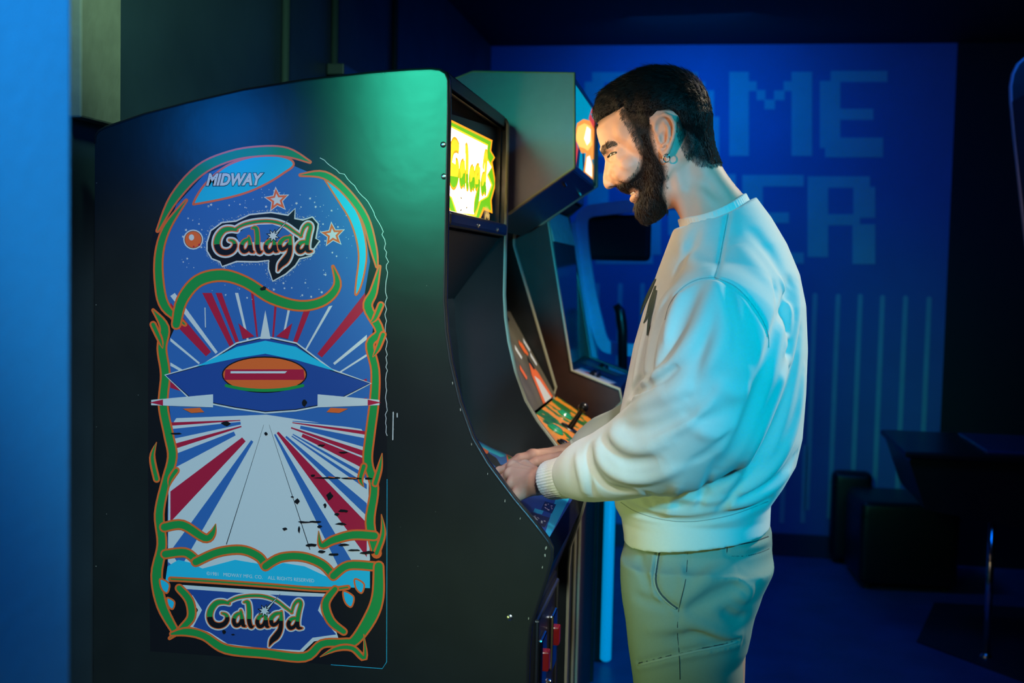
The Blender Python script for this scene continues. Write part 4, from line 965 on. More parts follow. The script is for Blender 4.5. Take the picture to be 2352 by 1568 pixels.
def strands_obj(name, roots, N, Dv, L, r, m, parent, seg=4, lift=.35, curl=.15, seed=1, gravity=None):
    """fine tapered hairs: roots, surface normals, growth direction, length"""
    rg = np.random.RandomState(seed); n = len(roots); T = np.linspace(0, 1, seg+1)
    L = np.broadcast_to(L, (n,)); V = np.zeros((n, (seg+1)*3, 3))
    side_ = np.cross(N, Dv); side_ /= np.linalg.norm(side_, axis=1)[:, None]+1e-9
    ph = rg.uniform(0, 6.28, n); cu = rg.normal(0, curl, n)
    for i, t in enumerate(T):
        c = roots+(Dv*(t*1.0)[..., None] if False else Dv*t)*L[:, None]+N*(lift*t*(1-.55*t))[..., None]*L[:, None] if False else roots+L[:, None]*(Dv*t+N*(lift*t*(1-.55*t))+side_*((cu*np.sin(ph+t*2.6)-cu*np.sin(ph))[:, None]))
        rad = r*(1-.85*t)
        for k in range(3):
            a = 2*math.pi*k/3; V[:, i*3+k] = c+rad*(math.cos(a)*side_+math.sin(a)*N)
    q = []
    for i in range(seg):
        for k in range(3): q.append((i*3+k, i*3+(k+1) % 3, (i+1)*3+(k+1) % 3, (i+1)*3+k))
    q = np.array(q); Q = (np.arange(n)*(seg+1)*3)[:, None, None]+q[None]
    return quads_obj(name, V.reshape(-1, 3), Q.reshape(-1, 4), m, parent)
def face_samples(V, Q, n, mask_uv, uv, seed):
    """random points on the faces whose centre passes the mask (area weighted)"""
    rg = np.random.RandomState(seed); C = V[Q].mean(1); ok = mask_uv(C)
    F_ = Q[ok]; e1 = V[F_[:, 2]]-V[F_[:, 0]]; e2 = V[F_[:, 3]]-V[F_[:, 1]]; Nn = np.cross(e1, e2); A = np.linalg.norm(Nn, axis=1); pick = rg.choice(len(F_), n, p=A/A.sum())
    a, b = rg.rand(n, 1), rg.rand(n, 1); f = F_[pick]
    P = (V[f[:, 0]]*(1-a)+V[f[:, 1]]*a)*(1-b)+(V[f[:, 3]]*(1-a)+V[f[:, 2]]*a)*b
    return P, Nn[pick]/(A[pick][:, None]+1e-12)

# ------------------------------------------------------------------ the player
YC = 0.18
A = lambda px, py, y=YC: at_y(px, py, y)
skin = mat('skin', (0.56, 0.33, 0.235), 0.52, noise=.06, nscale=60, bump=.06, bscale=500, sss=.12, spec=.4)
hair_m = mat('dark_brown_hair', (0.006, 0.005, 0.005), 0.36, spec=.6)
beard_m = mat('dark_brown_beard', (0.016, 0.009, 0.006), 0.5)
under_m = mat('hair_undercoat', (0.005, 0.004, 0.004), 0.95, spec=.05)
underb_m = mat('beard_undercoat', (0.008, 0.005, 0.004), 0.95, spec=.05)
fleece = mat('cream_fleece', (0.62, 0.60, 0.54), 0.9, noise=.03, nscale=200, bump=.12, bscale=900, sheen=.25, spec=.15)
rib_m = mat('cream_ribbed_knit', (0.64, 0.62, 0.55), 0.9, bump=.1, bscale=900, sheen=.2, spec=.15)
chino = mat('sage_cotton_twill', (0.20, 0.25, 0.20), 0.85, noise=.06, nscale=300, bump=.12, bscale=1200, sheen=.1, spec=.2)

# ---- head, drawn in picture units (u right, v down, w towards the near side) about the middle of the head
H0 = A(1500, 340); EU = (A(1600, 340)-A(1400, 340))/200; EV = (A(1500, 440)-A(1500, 240))/200; SC = float(np.linalg.norm(EU))
EW = np.array([0.0, -SC, 0.0])
def head3(q): q = np.asarray(q, float); return H0+(q[:, 0:1]-1500)*EU+(q[:, 1:2]-340)*EV+q[:, 2:3]*EW
SKULL = smooth_curve([(1372, 285), (1370, 303), (1374, 322), (1379, 338), (1380, 349), (1387, 361), (1389, 371), (1387, 388), (1384.5, 404), (1384, 418), (1388, 430), (1396, 435.5), (1407, 432), (1415, 428), (1421, 434), (1430, 440), (1440, 443), (1450, 446.5), (1447, 452), (1450, 461), (1457, 468), (1457, 478), (1459, 492), (1471, 502), (1490, 500), (1514, 491), (1533, 481), (1548, 478), (1558, 492), (1566, 510), (1580, 550), (1610, 610)], 3)
SKULL = list(SKULL)+[np.array(p) for p in smooth_curve([(1745, 610), (1745, 520), (1726, 468), (1700, 440), (1672, 405), (1651, 370), (1639, 338), (1633, 305), (1631, 270), (1623, 235), (1602, 206), (1570, 186), (1530, 175), (1490, 172), (1450, 180), (1412, 202), (1387, 237), (1376, 265)], 3)]
WC = np.array([(1510, 260, 93, 88), (1580, 260, 88, 85), (1440, 250, 80, 72), (1400, 262, 66, 58), (1388, 305, 60, 44), (1440, 310, 75, 58), (1470, 330, 79, 60), (1386, 343, 50, 24), (1402, 345, 57, 26), (1404, 364, 47, 26), (1425, 362, 63, 34), (1440, 382, 70, 40), (1392, 376, 13, 12), (1390, 392, 12, 12), (1391, 408, 14, 13), (1392, 422, 17, 14), (1407, 422, 22, 13), (1404, 400, 26, 20), (1414, 395, 44, 26), (1425, 410, 50, 30), (1440, 420, 56, 36), (1428, 436, 33, 18), (1456, 436, 47, 26), (1448, 449, 28, 16), (1460, 447, 40, 20), (1453, 462, 30, 16), (1466, 490, 34, 28), (1480, 470, 50, 36), (1500, 470, 56, 40), (1518, 440, 69, 45), (1522, 400, 76, 55), (1520, 340, 81, 60), (1570, 340, 76, 60), (1620, 340, 58, 48), (1560, 420, 62, 55), (1600, 470, 68, 60), (1630, 560, 84, 70), (1650, 420, 56, 45), (1605, 390, 60, 52)], float)
def width_map(u, v, C=WC, p=2.2):
    W = np.zeros(u.shape); T = np.zeros(u.shape); S = np.zeros(u.shape)
    for (a, b, w, t) in C:
        k = 1/(((u-a)**2+(v-b)**2)+12)**p; W += k*w; T += k*t; S += k
    return W/S, T/S
def inflate(Q, poly, pad=0.0, C=WC):
    u, v, w = Q[:, 0], Q[:, 1], Q[:, 2]
    t = polygon_sd(u, v, poly); W, T = width_map(u, v, C)
    x = np.clip(t/T, 0, 1); hw = (W+pad)*np.sqrt(np.clip(1-(1-x)**2, 0, 1))
    g = np.where(t < 0, -t*1.0, 0)
    return np.where(t >= 0, (np.abs(w)-hw)*np.clip(.35+.65*x, .35, 1), np.hypot(g, np.maximum(np.abs(w), 0)))
class Cache2:
    """the outline part of an inflated shape does not depend on w: look it up on a grid"""
    def __init__(s, poly, pad=0.0, C=WC, box=(1330, 1770, 130, 640), st=1.0):
        s.b = box; s.st = st; u, v = np.meshgrid(np.arange(box[0], box[1], st), np.arange(box[2], box[3], st), indexing='ij')
        s.t = polygon_sd(u, v, poly); W, T = width_map(u, v, C); x = np.clip(s.t/T, 0, 1)
        pv = pad(u, v) if callable(pad) else pad
        s.hw = np.where(s.t > 0, (W+pv)*np.sqrt(np.clip(1-(1-x)**2, 0, 1)), 0); s.x = x
    def __call__(s, Q):
        f = (Q[:, 0]-s.b[0])/s.st; g = (Q[:, 1]-s.b[2])/s.st; i = np.clip(f.astype(int), 0, s.t.shape[0]-2); j = np.clip(g.astype(int), 0, s.t.shape[1]-2); a = np.clip(f-i, 0, 1); b = np.clip(g-j, 0, 1)
        L = lambda M: (M[i, j]*(1-a)+M[i+1, j]*a)*(1-b)+(M[i, j+1]*(1-a)+M[i+1, j+1]*a)*b
        t, hw, x = L(s.t), L(s.hw), L(s.x); w = np.abs(Q[:, 2])
        return np.where(t > 0, (w-hw)*np.clip(.30+.70*x, .30, 1), np.hypot(t, w*.3)+.01)
head_c = Cache2(SKULL)
EYE = np.array([1419.0, 361.0, 37.0])
def mirror(Q): R = Q.copy(); R[:, 2] = np.abs(R[:, 2]); return R
def head_field(Q):
    d = head_c(Q); m = mirror(Q)
    # eye socket, lids with a narrow slit, brow, nostril wing, smile fold
    d = smax(d, -ellipsoid(m, (1402, 363, 45), (13, 10, 17)), 7)
    lid = np.linalg.norm(m-EYE, axis=1)-16.0
    d = smin(d, lid, 7)
    d = smin(d, cone(m, (1384, 345, 20), (1414, 338, 50), 6, 6), 8)
    d = smin(d, cone(m, (1402, 423, 12), (1412, 422, 15), 7, 6), 8)
    d = smax(d, -ellipsoid(m, (1406, 432, 11), (7, 4.5, 5)), 2)
    d = smin(d, ellipsoid(m, (1440, 394, 50), (26, 20, 17)), 22)
    d = smin(d, cone(m, (1451, 460, 4), (1460, 453, 28), 5, 3), 6)
    d = d+2.2*np.exp(-(poly_dist(m, np.array([[1414., 416, 20], [1428, 424, 40], [1444, 432, 48]]))[0]/5)**2)
    d = d+1.4*np.exp(-(poly_dist(m, np.array([[1399., 350, 26], [1408, 346, 42], [1424, 347, 54]]))[0]/3.5)**2)
    for L in ([[1420., 358, 50], [1432, 352, 58], [1444, 345, 63]], [[1420., 362, 50], [1432, 362, 59], [1442, 361, 64]], [[1404., 371, 42], [1416, 369, 52], [1428, 366, 58]]): d = d+1.0*np.exp(-(poly_dist(np.stack([m[:, 0], m[:, 1], 0*m[:, 2]], 1), np.array(L)*[1, 1, 0])[0]/2.2)**2)*(m[:, 2] > 25)
    # mouth opening
    d = smax(d, -cone(m, (1446, 449, 0), (1464, 443, 38), 3.6, 2.0), 2)
    # ear
    o = m-np.array([1531, 320, 84.0]); sl = .28
    pl = ellipsoid(m-np.stack([0*m[:, 0], 0*m[:, 0], (m[:, 0]-1531)*sl], 1), (1531, 318, 86), (23, 42, 5))
    ew = lambda u: 90+(u-1531)*sl
    E = lambda L: [((u, v, ew(u)+dw), r) for (u, v, dw, r) in L]
    hel = chain(m, E([(1514, 322, -4, 3.5), (1507, 306, 0, 4.2), (1509, 291, 3, 4.5), (1518, 280, 4, 4.6), (1531, 276, 5, 4.8), (1544, 282, 6, 4.8), (1551, 296, 6, 4.8), (1552, 313, 5, 4.5), (1548, 330, 4, 4.2), (1542, 345, 3, 4.4), (1535, 358, 1, 5.6), (1528, 363, 0, 5.6), (1522, 354, -2, 5)]), 3)
    ant = chain(m, E([(1528, 292, 0, 3.2), (1538, 305, 2, 4.2), (1539, 322, 2, 4.2), (1534, 338, 2, 4.2), (1526, 344, 2, 4.5)]), 3)
    trg = cone(m, (1516, 324, ew(1516)), (1519, 335, ew(1519)), 5, 4)
    ear = smin(smin(smin(pl, hel, 4), ant, 3), trg, 4)
    ear = smax(ear, -ellipsoid(m, (1527, 325, ew(1527)+3), (8, 13, 8)), 3)
    d = smin(d, ear, 4)
    # neck cord and throat
    d = smin(d, chain(m, [((1548, 392, 56), 10), ((1562, 440, 52), 12), ((1580, 500, 36), 13)], 6), 24)
    return d
def head_w(u, v):
    w = np.full(len(u), 112.0)
    for _ in range(120):
        f = head_field(np.stack([u, v, w], 1)); w = w-np.clip(f*.5, -1, 2.0)
    return w
def on_face(path, lift=.3, s=1):
    p = np.array(path, float); w = head_w(p[:, 0], p[:, 1]); return head3(np.stack([p[:, 0], p[:, 1], s*(w+lift)], 1))
Vh, Qh = mesh_field(head_field, (1350, 150, -118), (1760, 606, 118), 2.6, band=30)
Vh = relax(Vh, Qh, 2, .45)
Vh_uv = Vh.copy(); Vh = head3(Vh)

# ---- trunk of the sweatshirt, by height: front, back, half width
def lut(pts): z = np.array([p[1] for p in pts]); x = np.array([p[0] for p in pts]); o = np.argsort(z); return z[o], x[o]
fr_px = [(1585, 440), (1565, 500), (1545, 532), (1512, 620), (1483, 700), (1457, 790), (1439, 880), (1424, 950), (1414, 1010), (1410, 1090), (1414, 1150), (1428, 1176), (1434, 1215), (1436, 1290)]
bk_px = [(1700, 425), (1738, 455), (1771, 500), (1806, 560), (1835, 630), (1849, 700), (1853, 800), (1849, 900), (1841, 1000), (1827, 1060), (1798, 1110), (1770, 1150), (1768, 1200), (1764, 1290)]
zf, xf = lut([(A(*p)[0], A(*p)[2]) for p in fr_px]); zk, xk = lut([(A(*p)[0], A(*p)[2]) for p in bk_px])
zw, ww = lut([(w, A(1600, p)[2]) for p, w in ((420, .05), (450, .072), (480, .10), (520, .135), (560, .165), (620, .195), (700, .215), (800, .225), (900, .228), (1000, .225), (1080, .215), (1140, .20), (1165, .185), (1290, .18))])
def loft(P, zf, xf, zk, xk, zw, ww, yc, n=2.4):
    z = P[:, 2]; a = np.interp(z, zf, xf); b = np.interp(z, zk, xk); w = np.interp(z, zw, ww)
    cx = (a+b)/2; rx = np.maximum((b-a)/2, .02); u = np.abs(P[:, 0]-cx)/rx; v = np.abs(P[:, 1]-yc)/w
    rho = (u**n+v**n)**(1/n); return (rho-1)*np.minimum(rx, w)
NEAR = [(A(1672, 700, .02), .085), (A(1650, 760, -.035), .103), (A(1636, 850, -.06), .105), (A(1610, 950, -.075), .098), (A(1550, 1008, -.065), .083), (A(1475, 1040, -.04), .068), (A(1405, 1066, -.005), .055), (A(1352, 1080, .03), .047), (A(1320, 1090, .055), .041)]
FAR = [(A(1650, 700, .36), .085), (A(1620, 840, .42), .10), (A(1590, 930, .44), .092), (A(1500, 985, .45), .075), (A(1430, 1010, .455), .060), (A(1385, 1022, .455), .052), (A(1355, 1032, .45), .042)]
CUFF_N = [(A(1322, 1090, .052), .037), (A(1300, 1095, .07), .0375), (A(1262, 1103, .098), .0365)]
CUFF_F = [(A(1360, 1032, .45), .036), (A(1318, 1046, .445), .034)]
hem0, hem1 = A(1434, 1216), A(1768, 1186)
def hem_z(x): return hem0[2]+(hem1[2]-hem0[2])*(x-hem0[0])/(hem1[0]-hem0[0])-.012
# collar ring
c0, c1 = A(1568, 524), A(1718, 466); cc = (c0+c1)/2; ca = (c1-c0)/2; cn = np.cross(ca, (0, 1, 0)); cn = cn/np.linalg.norm(cn); cn = cn*np.sign(cn[2])
def collar_pts(off, grow=1.0, n=28):
    return np.array([cc+grow*(ca*math.cos(t)+np.array([0, .079, 0])*math.sin(t))-np.array([0, 0, .012])*math.sin(t)**2+cn*off for t in np.linspace(0, 2*math.pi, n+1)])
zsh = A(1650, 720, -.05)[2]
def shirt_base(P):
    d = loft(P, zf, xf, zk, xk, zw, ww, YC)
    d = smin(d, chain(P, NEAR, .035), .010+.030*np.clip((P[:, 2]-zsh)/.06, 0, 1)); d = smin(d, chain(P, FAR, .03), .03)
    return d
def shirt_cut(P, d):
    d = np.maximum(d, hem_z(P[:, 0])-P[:, 2])
    return d
ST = Strokes()
def S_(path, amp, r, **k): ST.add(shirt_base, path, amp*(1.3 if k.get('taper', True) else 1.0)/1000, r*(.82 if k.get('taper', True) else 1.0)/1000, **k)
# seams
S_([(1674, 482), (1663, 540), (1652, 600), (1641, 638)], -5.0, 3.6, taper=False)
S_([(1641, 638), (1605, 642), (1570, 660), (1540, 695), (1527, 735)], -5.0, 3.6, taper=False)
S_([(1641, 638), (1690, 660), (1735, 710), (1762, 760), (1766, 800)], -5.0, 3.6, taper=False)
S_([(1424, 1152), (1460, 1174), (1520, 1192), (1590, 1197), (1680, 1182), (1766, 1150)], -12, 8, taper=False)
# folds
for path, amp, r in [
    ([(1815, 650), (1800, 710), (1778, 790), (1752, 880), (1722, 960), (1690, 1030), (1650, 1078)], -16, 15),
    ([(1832, 650), (1826, 740), (1800, 850), (1765, 950), (1728, 1030), (1690, 1090), (1650, 1130)], 11, 15),
    ([(1838, 760), (1822, 860), (1790, 960), (1750, 1040), (1700, 1100)], -10, 14),
    ([(1846, 850), (1830, 960), (1800, 1040), (1750, 1100), (1690, 1140)], 9, 14),
    ([(1830, 1040), (1800, 1085), (1750, 1120), (1690, 1148)], -8, 10),
    ([(1815, 1085), (1770, 1125), (1720, 1150), (1670, 1160)], 10, 12),
    ([(1640, 660), (1612, 740), (1565, 812), (1515, 858), (1470, 888)], 11, 16),
    ([(1600, 660), (1568, 730), (1545, 790), (1522, 838)], -10, 14),
    ([(1565, 668), (1540, 730), (1528, 790)], 7, 11),
    ([(1700, 700), (1660, 790), (1600, 860), (1530, 900)], 6, 20),
    ([(1455, 905), (1490, 888), (1530, 862), (1560, 835)], -12, 10),
    ([(1440, 945), (1480, 925), (1540, 905), (1600, 890)], 9, 13),
    ([(1425, 975), (1460, 985), (1520, 975), (1590, 940)], -8, 12),
    ([(1402, 995), (1432, 1020), (1475, 1030), (1540, 1010)], 8, 12),
    ([(1385, 1005), (1412, 1045), (1450, 1062), (1510, 1055)], -9, 11),
    ([(1370, 1022), (1385, 1065), (1425, 1095), (1490, 1100), (1560, 1075)], 9, 12),
    ([(1352, 1025), (1360, 1075), (1395, 1118), (1450, 1128)], -10, 10),
    ([(1325, 1045), (1335, 1090), (1345, 1135)], 7, 11), ([(1345, 1030), (1352, 1085), (1362, 1135)], -4, 7),
    ([(1640, 880), (1690, 905), (1730, 890)], 4, 14), ([(1600, 990), (1650, 1000), (1700, 970)], 4, 12), ([(1560, 950), (1620, 960), (1690, 930)], -4, 12),
    ([(1530, 690), (1505, 760), (1492, 830), (1490, 885)], -11, 13), ([(1510, 660), (1490, 740), (1470, 820), (1455, 900)], 6, 14),
    ([(1650, 1050), (1622, 1110), (1605, 1165)], -5, 8), ([(1700, 1110), (1670, 1150), (1650, 1180)], -5, 9), ([(1560, 1110), (1540, 1150), (1535, 1185)], 4, 12), ([(1480, 1140), (1500, 1165)], -4, 10),
    ([(1690, 560), (1740, 620), (1790, 690)], 4, 26), ([(1720, 520), (1770, 580), (1815, 660)], -4, 20), ([(1560, 560), (1590, 600), (1620, 620)], 4, 18), ([(1600, 520), (1580, 580), (1545, 640)], -4, 16),
    ([(1450, 900), (1470, 870), (1500, 850), (1540, 800)], -7, 6), ([(1440, 925), (1475, 905), (1520, 890)], 6, 7), ([(1640, 645), (1655, 700), (1650, 780), (1630, 850)], 6, 14), ([(1672, 655), (1690, 730), (1690, 820)], -5, 12), ([(1500, 1010), (1560, 985), (1620, 940), (1660, 890)], 5, 10),
    ([(1590, 1060), (1640, 1030), (1680, 985)], -5, 8), ([(1775, 650), (1790, 720), (1780, 800)], -7, 10), ([(1795, 640), (1812, 720), (1800, 810)], 6, 9), ([(1480, 1130), (1520, 1150), (1570, 1160)], -4, 8), ([(1560, 1140), (1620, 1150), (1680, 1140)], 4, 9),
    ([(1700, 780), (1740, 840), (1730, 920)], -4, 18), ([(1620, 760), (1600, 860), (1570, 920)], -5, 15)]:
    S_(path, amp, r)
def collar_frame(P):
    axis = P-cc; e = ca/np.linalg.norm(ca); x = (axis@e)/np.linalg.norm(ca); y = axis[:, 1]/.079; rr = np.sqrt(x**2+y**2)
    h = axis@cn+.012*(y**2)/np.maximum(rr**2, .2); return rr, h
def shirt_field(P):
    d = shirt_base(P); near = np.abs(d) < .08
    if near.any(): d[near] = ST.apply(P[near], d[near].copy())
    m = P[:, 2] > cc[2]-.12
    if m.any():
        rr, h = collar_frame(P[m]); hole = np.maximum((rr-.97)*.075, -h-.03)
        dd = smax(d[m], -hole, .006); d[m] = np.maximum(dd, np.where(rr < 1.5, h-.004, -1))
    return shirt_cut(P, d)
def collar_field(P):
    rr, h = collar_frame(P); th = np.arctan2(P[:, 1]-cc[1], (P-cc)@(ca/np.linalg.norm(ca))); q = np.abs((rr-1.0-(-h*1.6))*.075)-.0042-.0006*np.cos(th*70); g = np.abs(h-.004)-.0125
    return np.where((q > 0) & (g > 0), np.hypot(q, g), np.maximum(q, g))-.0018
lo = (A(1300, 700)[0]-.02, YC-.40, hem_z(hem0[0])-.03); hi = (A(1853, 700)[0]+.03, YC+.42, A(1700, 425)[2]+.05)
Vs, Qs = mesh_field(shirt_field, lo, hi, .0034, band=.045); Vs = relax(Vs, Qs, 1, .4)
Vc, Qc = mesh_field(collar_field, cc-.13, cc+.13, .0022, band=.03)
def rib_cuff(P, L, wr):
    d = chain(P, L, .004); a = L[0][0]; b = L[-1][0]; ax = (b-a)/np.linalg.norm(b-a); e1 = np.cross(ax, (0, 0, 1)); e1 /= np.linalg.norm(e1); e2 = np.cross(ax, e1); q = P-a
    th = np.arctan2(q@e2, q@e1); h = q@ax; Lh = np.linalg.norm(b-a)
    d = d-.0011*np.cos(th*42); d = np.maximum(d, -h); d = smax(d, h-Lh, .006)
    rr = np.hypot(q@e1, q@e2); return smax(d, np.minimum(wr-rr, h-(Lh-.022)), .003)
cuffs = []
for L, wr in ((CUFF_N, .0285), (CUFF_F, .027)):
    P_ = np.array([p for p, r in L]); V, Q = mesh_field(lambda P: rib_cuff(P, L, wr), P_.min(0)-.05, P_.max(0)+.05, .0022, band=.02); cuffs.append((V, Q))

# ---- hands
def hand(pts):
    """pts: wrist chain, palm knuckles, fingers"""
    def f(P):
        d = chain(P, pts['wrist'], .015)
        for k, (mc, r) in enumerate(pts['palm']): d = smin(d, cone(P, pts['wrist'][-1][0]+(mc-pts['wrist'][-1][0])*.12, mc, .0165, r), .012)
        for fg in pts['fingers']: d = smin(d, chain(P, fg, .003), .0045)
        for t in pts['tendons']: d = d-.0022*np.exp(-(poly_dist(P, t)[0]/.0042)**2)
        for kn, r in pts['knuckles']: d = smin(d, np.linalg.norm(P-kn, axis=1)-r, .006)
        return d
    allp = np.array([p for p, r in pts['wrist']]+[p for fg in pts['fingers'] for p, r in fg])
    return mesh_field(f, allp.min(0)-.04, allp.max(0)+.04, .0020, band=.02)
def make_hand(w, k, tips, thumb):
    w = [A(*p) for p in w]; k = [A(*p) for p in k]
    f = []
    for kk, ch, r in zip(k, tips, (.0098, .0100, .0095, .0085)):
        f.append([(kk, r*1.08)]+[(A(*p), r*s) for p, s in zip(ch, (1.0, .92, .80))])
    f.append([(A(*p), r) for p, r in thumb])
    up_ = np.array([.0, -.004, .0105])
    return hand({'wrist': [(w[0], .0275), (w[1], .0265), (w[2], .0240)], 'palm': [(kk, .0125) for kk in k], 'fingers': f,
                 'tendons': [np.array([w[1]+np.array([0, -.016, .016]), kk+up_]) for kk in k], 'knuckles': [(kk+np.array([0, -.002, .004]), .0098) for kk in k]})
hN = make_hand([(1330, 1088, .055), (1272, 1102, .092), (1240, 1106, .115)],
               [(1178, 1074, .195), (1172, 1090, .172), (1178, 1112, .150), (1190, 1136, .130)],
               [[(1148, 1082, .215), (1134, 1098, .222), (1136, 1116, .222)], [(1144, 1108, .190), (1138, 1132, .195), (1146, 1148, .196)], [(1154, 1134, .165), (1150, 1158, .168), (1158, 1172, .168)], [(1170, 1156, .142), (1168, 1174, .145), (1176, 1186, .146)]],
               [((1232, 1092, .14), .015), ((1205, 1072, .205), .014), ((1178, 1068, .232), .011), ((1160, 1076, .24), .009)])
hF = make_hand([(1372, 1028, .452), (1325, 1042, .444), (1296, 1047, .440)],
               [(1226, 1046, .395), (1222, 1046, .418), (1226, 1050, .438), (1234, 1054, .456)],
               [[(1196, 1052, .390), (1180, 1062, .388), (1176, 1072, .388)], [(1192, 1052, .415), (1174, 1064, .415), (1170, 1074, .415)], [(1196, 1058, .438), (1182, 1070, .438), (1180, 1078, .438)], [(1208, 1062, .456), (1194, 1072, .457), (1190, 1080, .457)]],
               [((1290, 1052, .41), .014), ((1258, 1056, .375), .013), ((1232, 1060, .355), .011), ((1214, 1068, .350), .009)])

# ---- trousers
tf_px = [(1452, 1150), (1444, 1205), (1437, 1225), (1438, 1300), (1444, 1380), (1450, 1440), (1460, 1510), (1466, 1568)]
tb_px = [(1745, 1150), (1758, 1185), (1772, 1215), (1773, 1245), (1765, 1290), (1742, 1335), (1728, 1380), (1722, 1420), (1714, 1455), (1702, 1480), (1704, 1530), (1707, 1568)]
ztf, xtf = lut([(A(*p)[0], A(*p)[2]) for p in tf_px]+[(A(1470, 1568)[0]+.02, .45), (A(1470, 1568)[0]+.06, .09), (A(1470, 1568)[0]+.06, .0)])
ztb, xtb = lut([(A(*p)[0], A(*p)[2]) for p in tb_px]+[(A(1700, 1568)[0]+.02, .45), (A(1700, 1568)[0]+.03, .09), (A(1700, 1568)[0]+.03, .0)])
z_c = A(1600, 1330)[2]
def trouser_base(P):
    hip = loft(P, ztf, xtf, ztb, xtb, np.array([0, z_c, hem0[2]-.02, hem0[2]+.03]), np.array([.182, .182, .170, .155]), YC, 2.5); hip = smax(hip, (z_c-.04)-P[:, 2], .05)
    d = hip
    for s in (-1, 1):
        zz = np.array([0, .09, .45, z_c, 2.]); w = np.array([.085, .085, .092, .098, .098])
        L = loft(P, ztf, xtf, ztb, xtb, zz, w, YC+s*.092, 2.3); L = np.maximum(L, P[:, 2]-z_c-.05); d = smin(d, L, .03)
    return d
TS = Strokes()
def T_(path, amp, r, **k): TS.add(trouser_base, path, amp*1.35/1000, r/1000, **k)
T_([(1514, 1250), (1508, 1290), (1503, 1330), (1512, 1360), (1532, 1382), (1553, 1398)], -7, 4.5, taper=False)
T_([(1506, 1250), (1500, 1290), (1495, 1330), (1504, 1365), (1526, 1390), (1548, 1405)], 3, 4, taper=False)
T_([(1580, 1255), (1574, 1330), (1562, 1395), (1556, 1450), (1560, 1500)], -2.0, 3, taper=False)
T_([(1670, 1248), (1670, 1274), (1710, 1276), (1745, 1268), (1772, 1256)], -3.5, 3, taper=False, curve=3)
T_([(1700, 1250), (1730, 1242), (1770, 1228)], -5, 4); T_([(1700, 1262), (1735, 1254), (1768, 1242)], 3, 5)
T_([(1466, 1524), (1530, 1508), (1600, 1492), (1660, 1480), (1694, 1470)], -6, 5, taper=False)
T_([(1466, 1532), (1530, 1517), (1600, 1501), (1660, 1489), (1696, 1479)], 5, 6, taper=False)
for path, amp, r in [([(1560, 1395), (1600, 1350), (1650, 1310), (1690, 1300)], 6, 14), ([(1570, 1405), (1620, 1380), (1680, 1350), (1730, 1330)], -7, 12), ([(1560, 1420), (1620, 1445), (1680, 1465), (1705, 1462)], 7, 12), ([(1540, 1470), (1600, 1455), (1650, 1470), (1700, 1475)], -6, 10), ([(1460, 1370), (1500, 1385), (1550, 1400)], -6, 8),
                     ([(1470, 1260), (1475, 1310), (1500, 1360)], -4, 9), ([(1690, 1330), (1720, 1350), (1712, 1372), (1690, 1362)], 8, 9), ([(1660, 1400), (1690, 1420), (1712, 1415)], -8, 9), ([(1560, 1300), (1572, 1340), (1560, 1380)], 3, 8), ([(1480, 1450), (1540, 1440), (1580, 1450)], 4, 12)]: T_(path, amp, r)
def trouser_field(P):
    d = trouser_base(P); d = TS.apply(P, d)
    d = np.maximum(d, P[:, 2]-(hem_z(P[:, 0])+.03)); return np.maximum(d, .085-P[:, 2])
Vt, Qt = mesh_field(trouser_field, (min(xtf.min(), xtb.min())-.03, YC-.23, .05), (xtb.max()+.03, YC+.23, hem1[2]+.06), .0042, band=.045); Vt = relax(Vt, Qt, 1, .4)

# ---- body under the clothes, joined with head and hands into the one figure
def body_field(P):
    d = loft(P, zf, xf+.035, zk, xk-.035, zw, np.maximum(ww-.045, .045), YC, 2.2)
    d = smin(d, chain(P, [(p, r*.62) for p, r in NEAR], .02), .03); d = smin(d, chain(P, [(p, r*.62) for p, r in FAR], .02), .03)
    d = np.maximum(d, P[:, 2]-A(1650, 520)[2])
    hip = loft(P, ztf, xtf+.02, ztb, xtb-.02, np.array([0, 2.]), np.array([.16, .16]), YC, 2.3); hip = np.maximum(hip, np.maximum(z_c-P[:, 2], P[:, 2]-hem0[2]-.1)); d = smin(d, hip, .03)
    for s in (-1, 1): d = smin(d, chain(P, [(np.array([(xtf[-3]+xtb[-3])/2, YC+s*.092, z_c]), .075), (np.array([A(1590, 1568)[0], YC+s*.092, .5]), .058), (np.array([A(1600, 1568)[0]+.03, YC+s*.092, .10]), .040)], .02), .03)
    return d
Vb, Qb = mesh_field(body_field, (lo[0], YC-.36, .04), (hi[0], YC+.38, 1.62), .012, band=.12); Vb = relax(Vb, Qb, 1, .4)
parts_ = [(Vh, Qh), (Vb, Qb), hN, hF]; off_ = 0; VV = []; QQ = []
for V, Q in parts_: VV.append(V); QQ.append(Q+off_); off_ += len(V)
fade_ = np.zeros(sum(len(p[0]) for p in parts_))
def polyset(pts): return polygon_sd(Vh_uv[:, 0], Vh_uv[:, 1], pts)
hl_ = polyset([(1350, 255), (1374, 286), (1402, 268), (1438, 251), (1441, 276), (1457, 300), (1468, 326), (1479, 350), (1494, 352), (1498, 322), (1501, 292), (1515, 270), (1540, 266), (1557, 280), (1563, 302), (1571, 335), (1584, 362), (1608, 376), (1632, 378), (1660, 366), (1700, 330), (1690, 140), (1350, 130)])
bd_ = polyset([(1462, 312), (1470, 330), (1477, 352), (1476, 375), (1471, 393), (1458, 409), (1444, 420), (1426, 424), (1417, 427), (1422, 436), (1440, 442), (1456, 438), (1466, 441), (1466, 452), (1458, 466), (1452, 470), (1456, 486), (1462, 504), (1478, 520), (1516, 508), (1530, 488), (1526, 450), (1533, 412), (1529, 388), (1510, 358), (1500, 322), (1494, 306)])
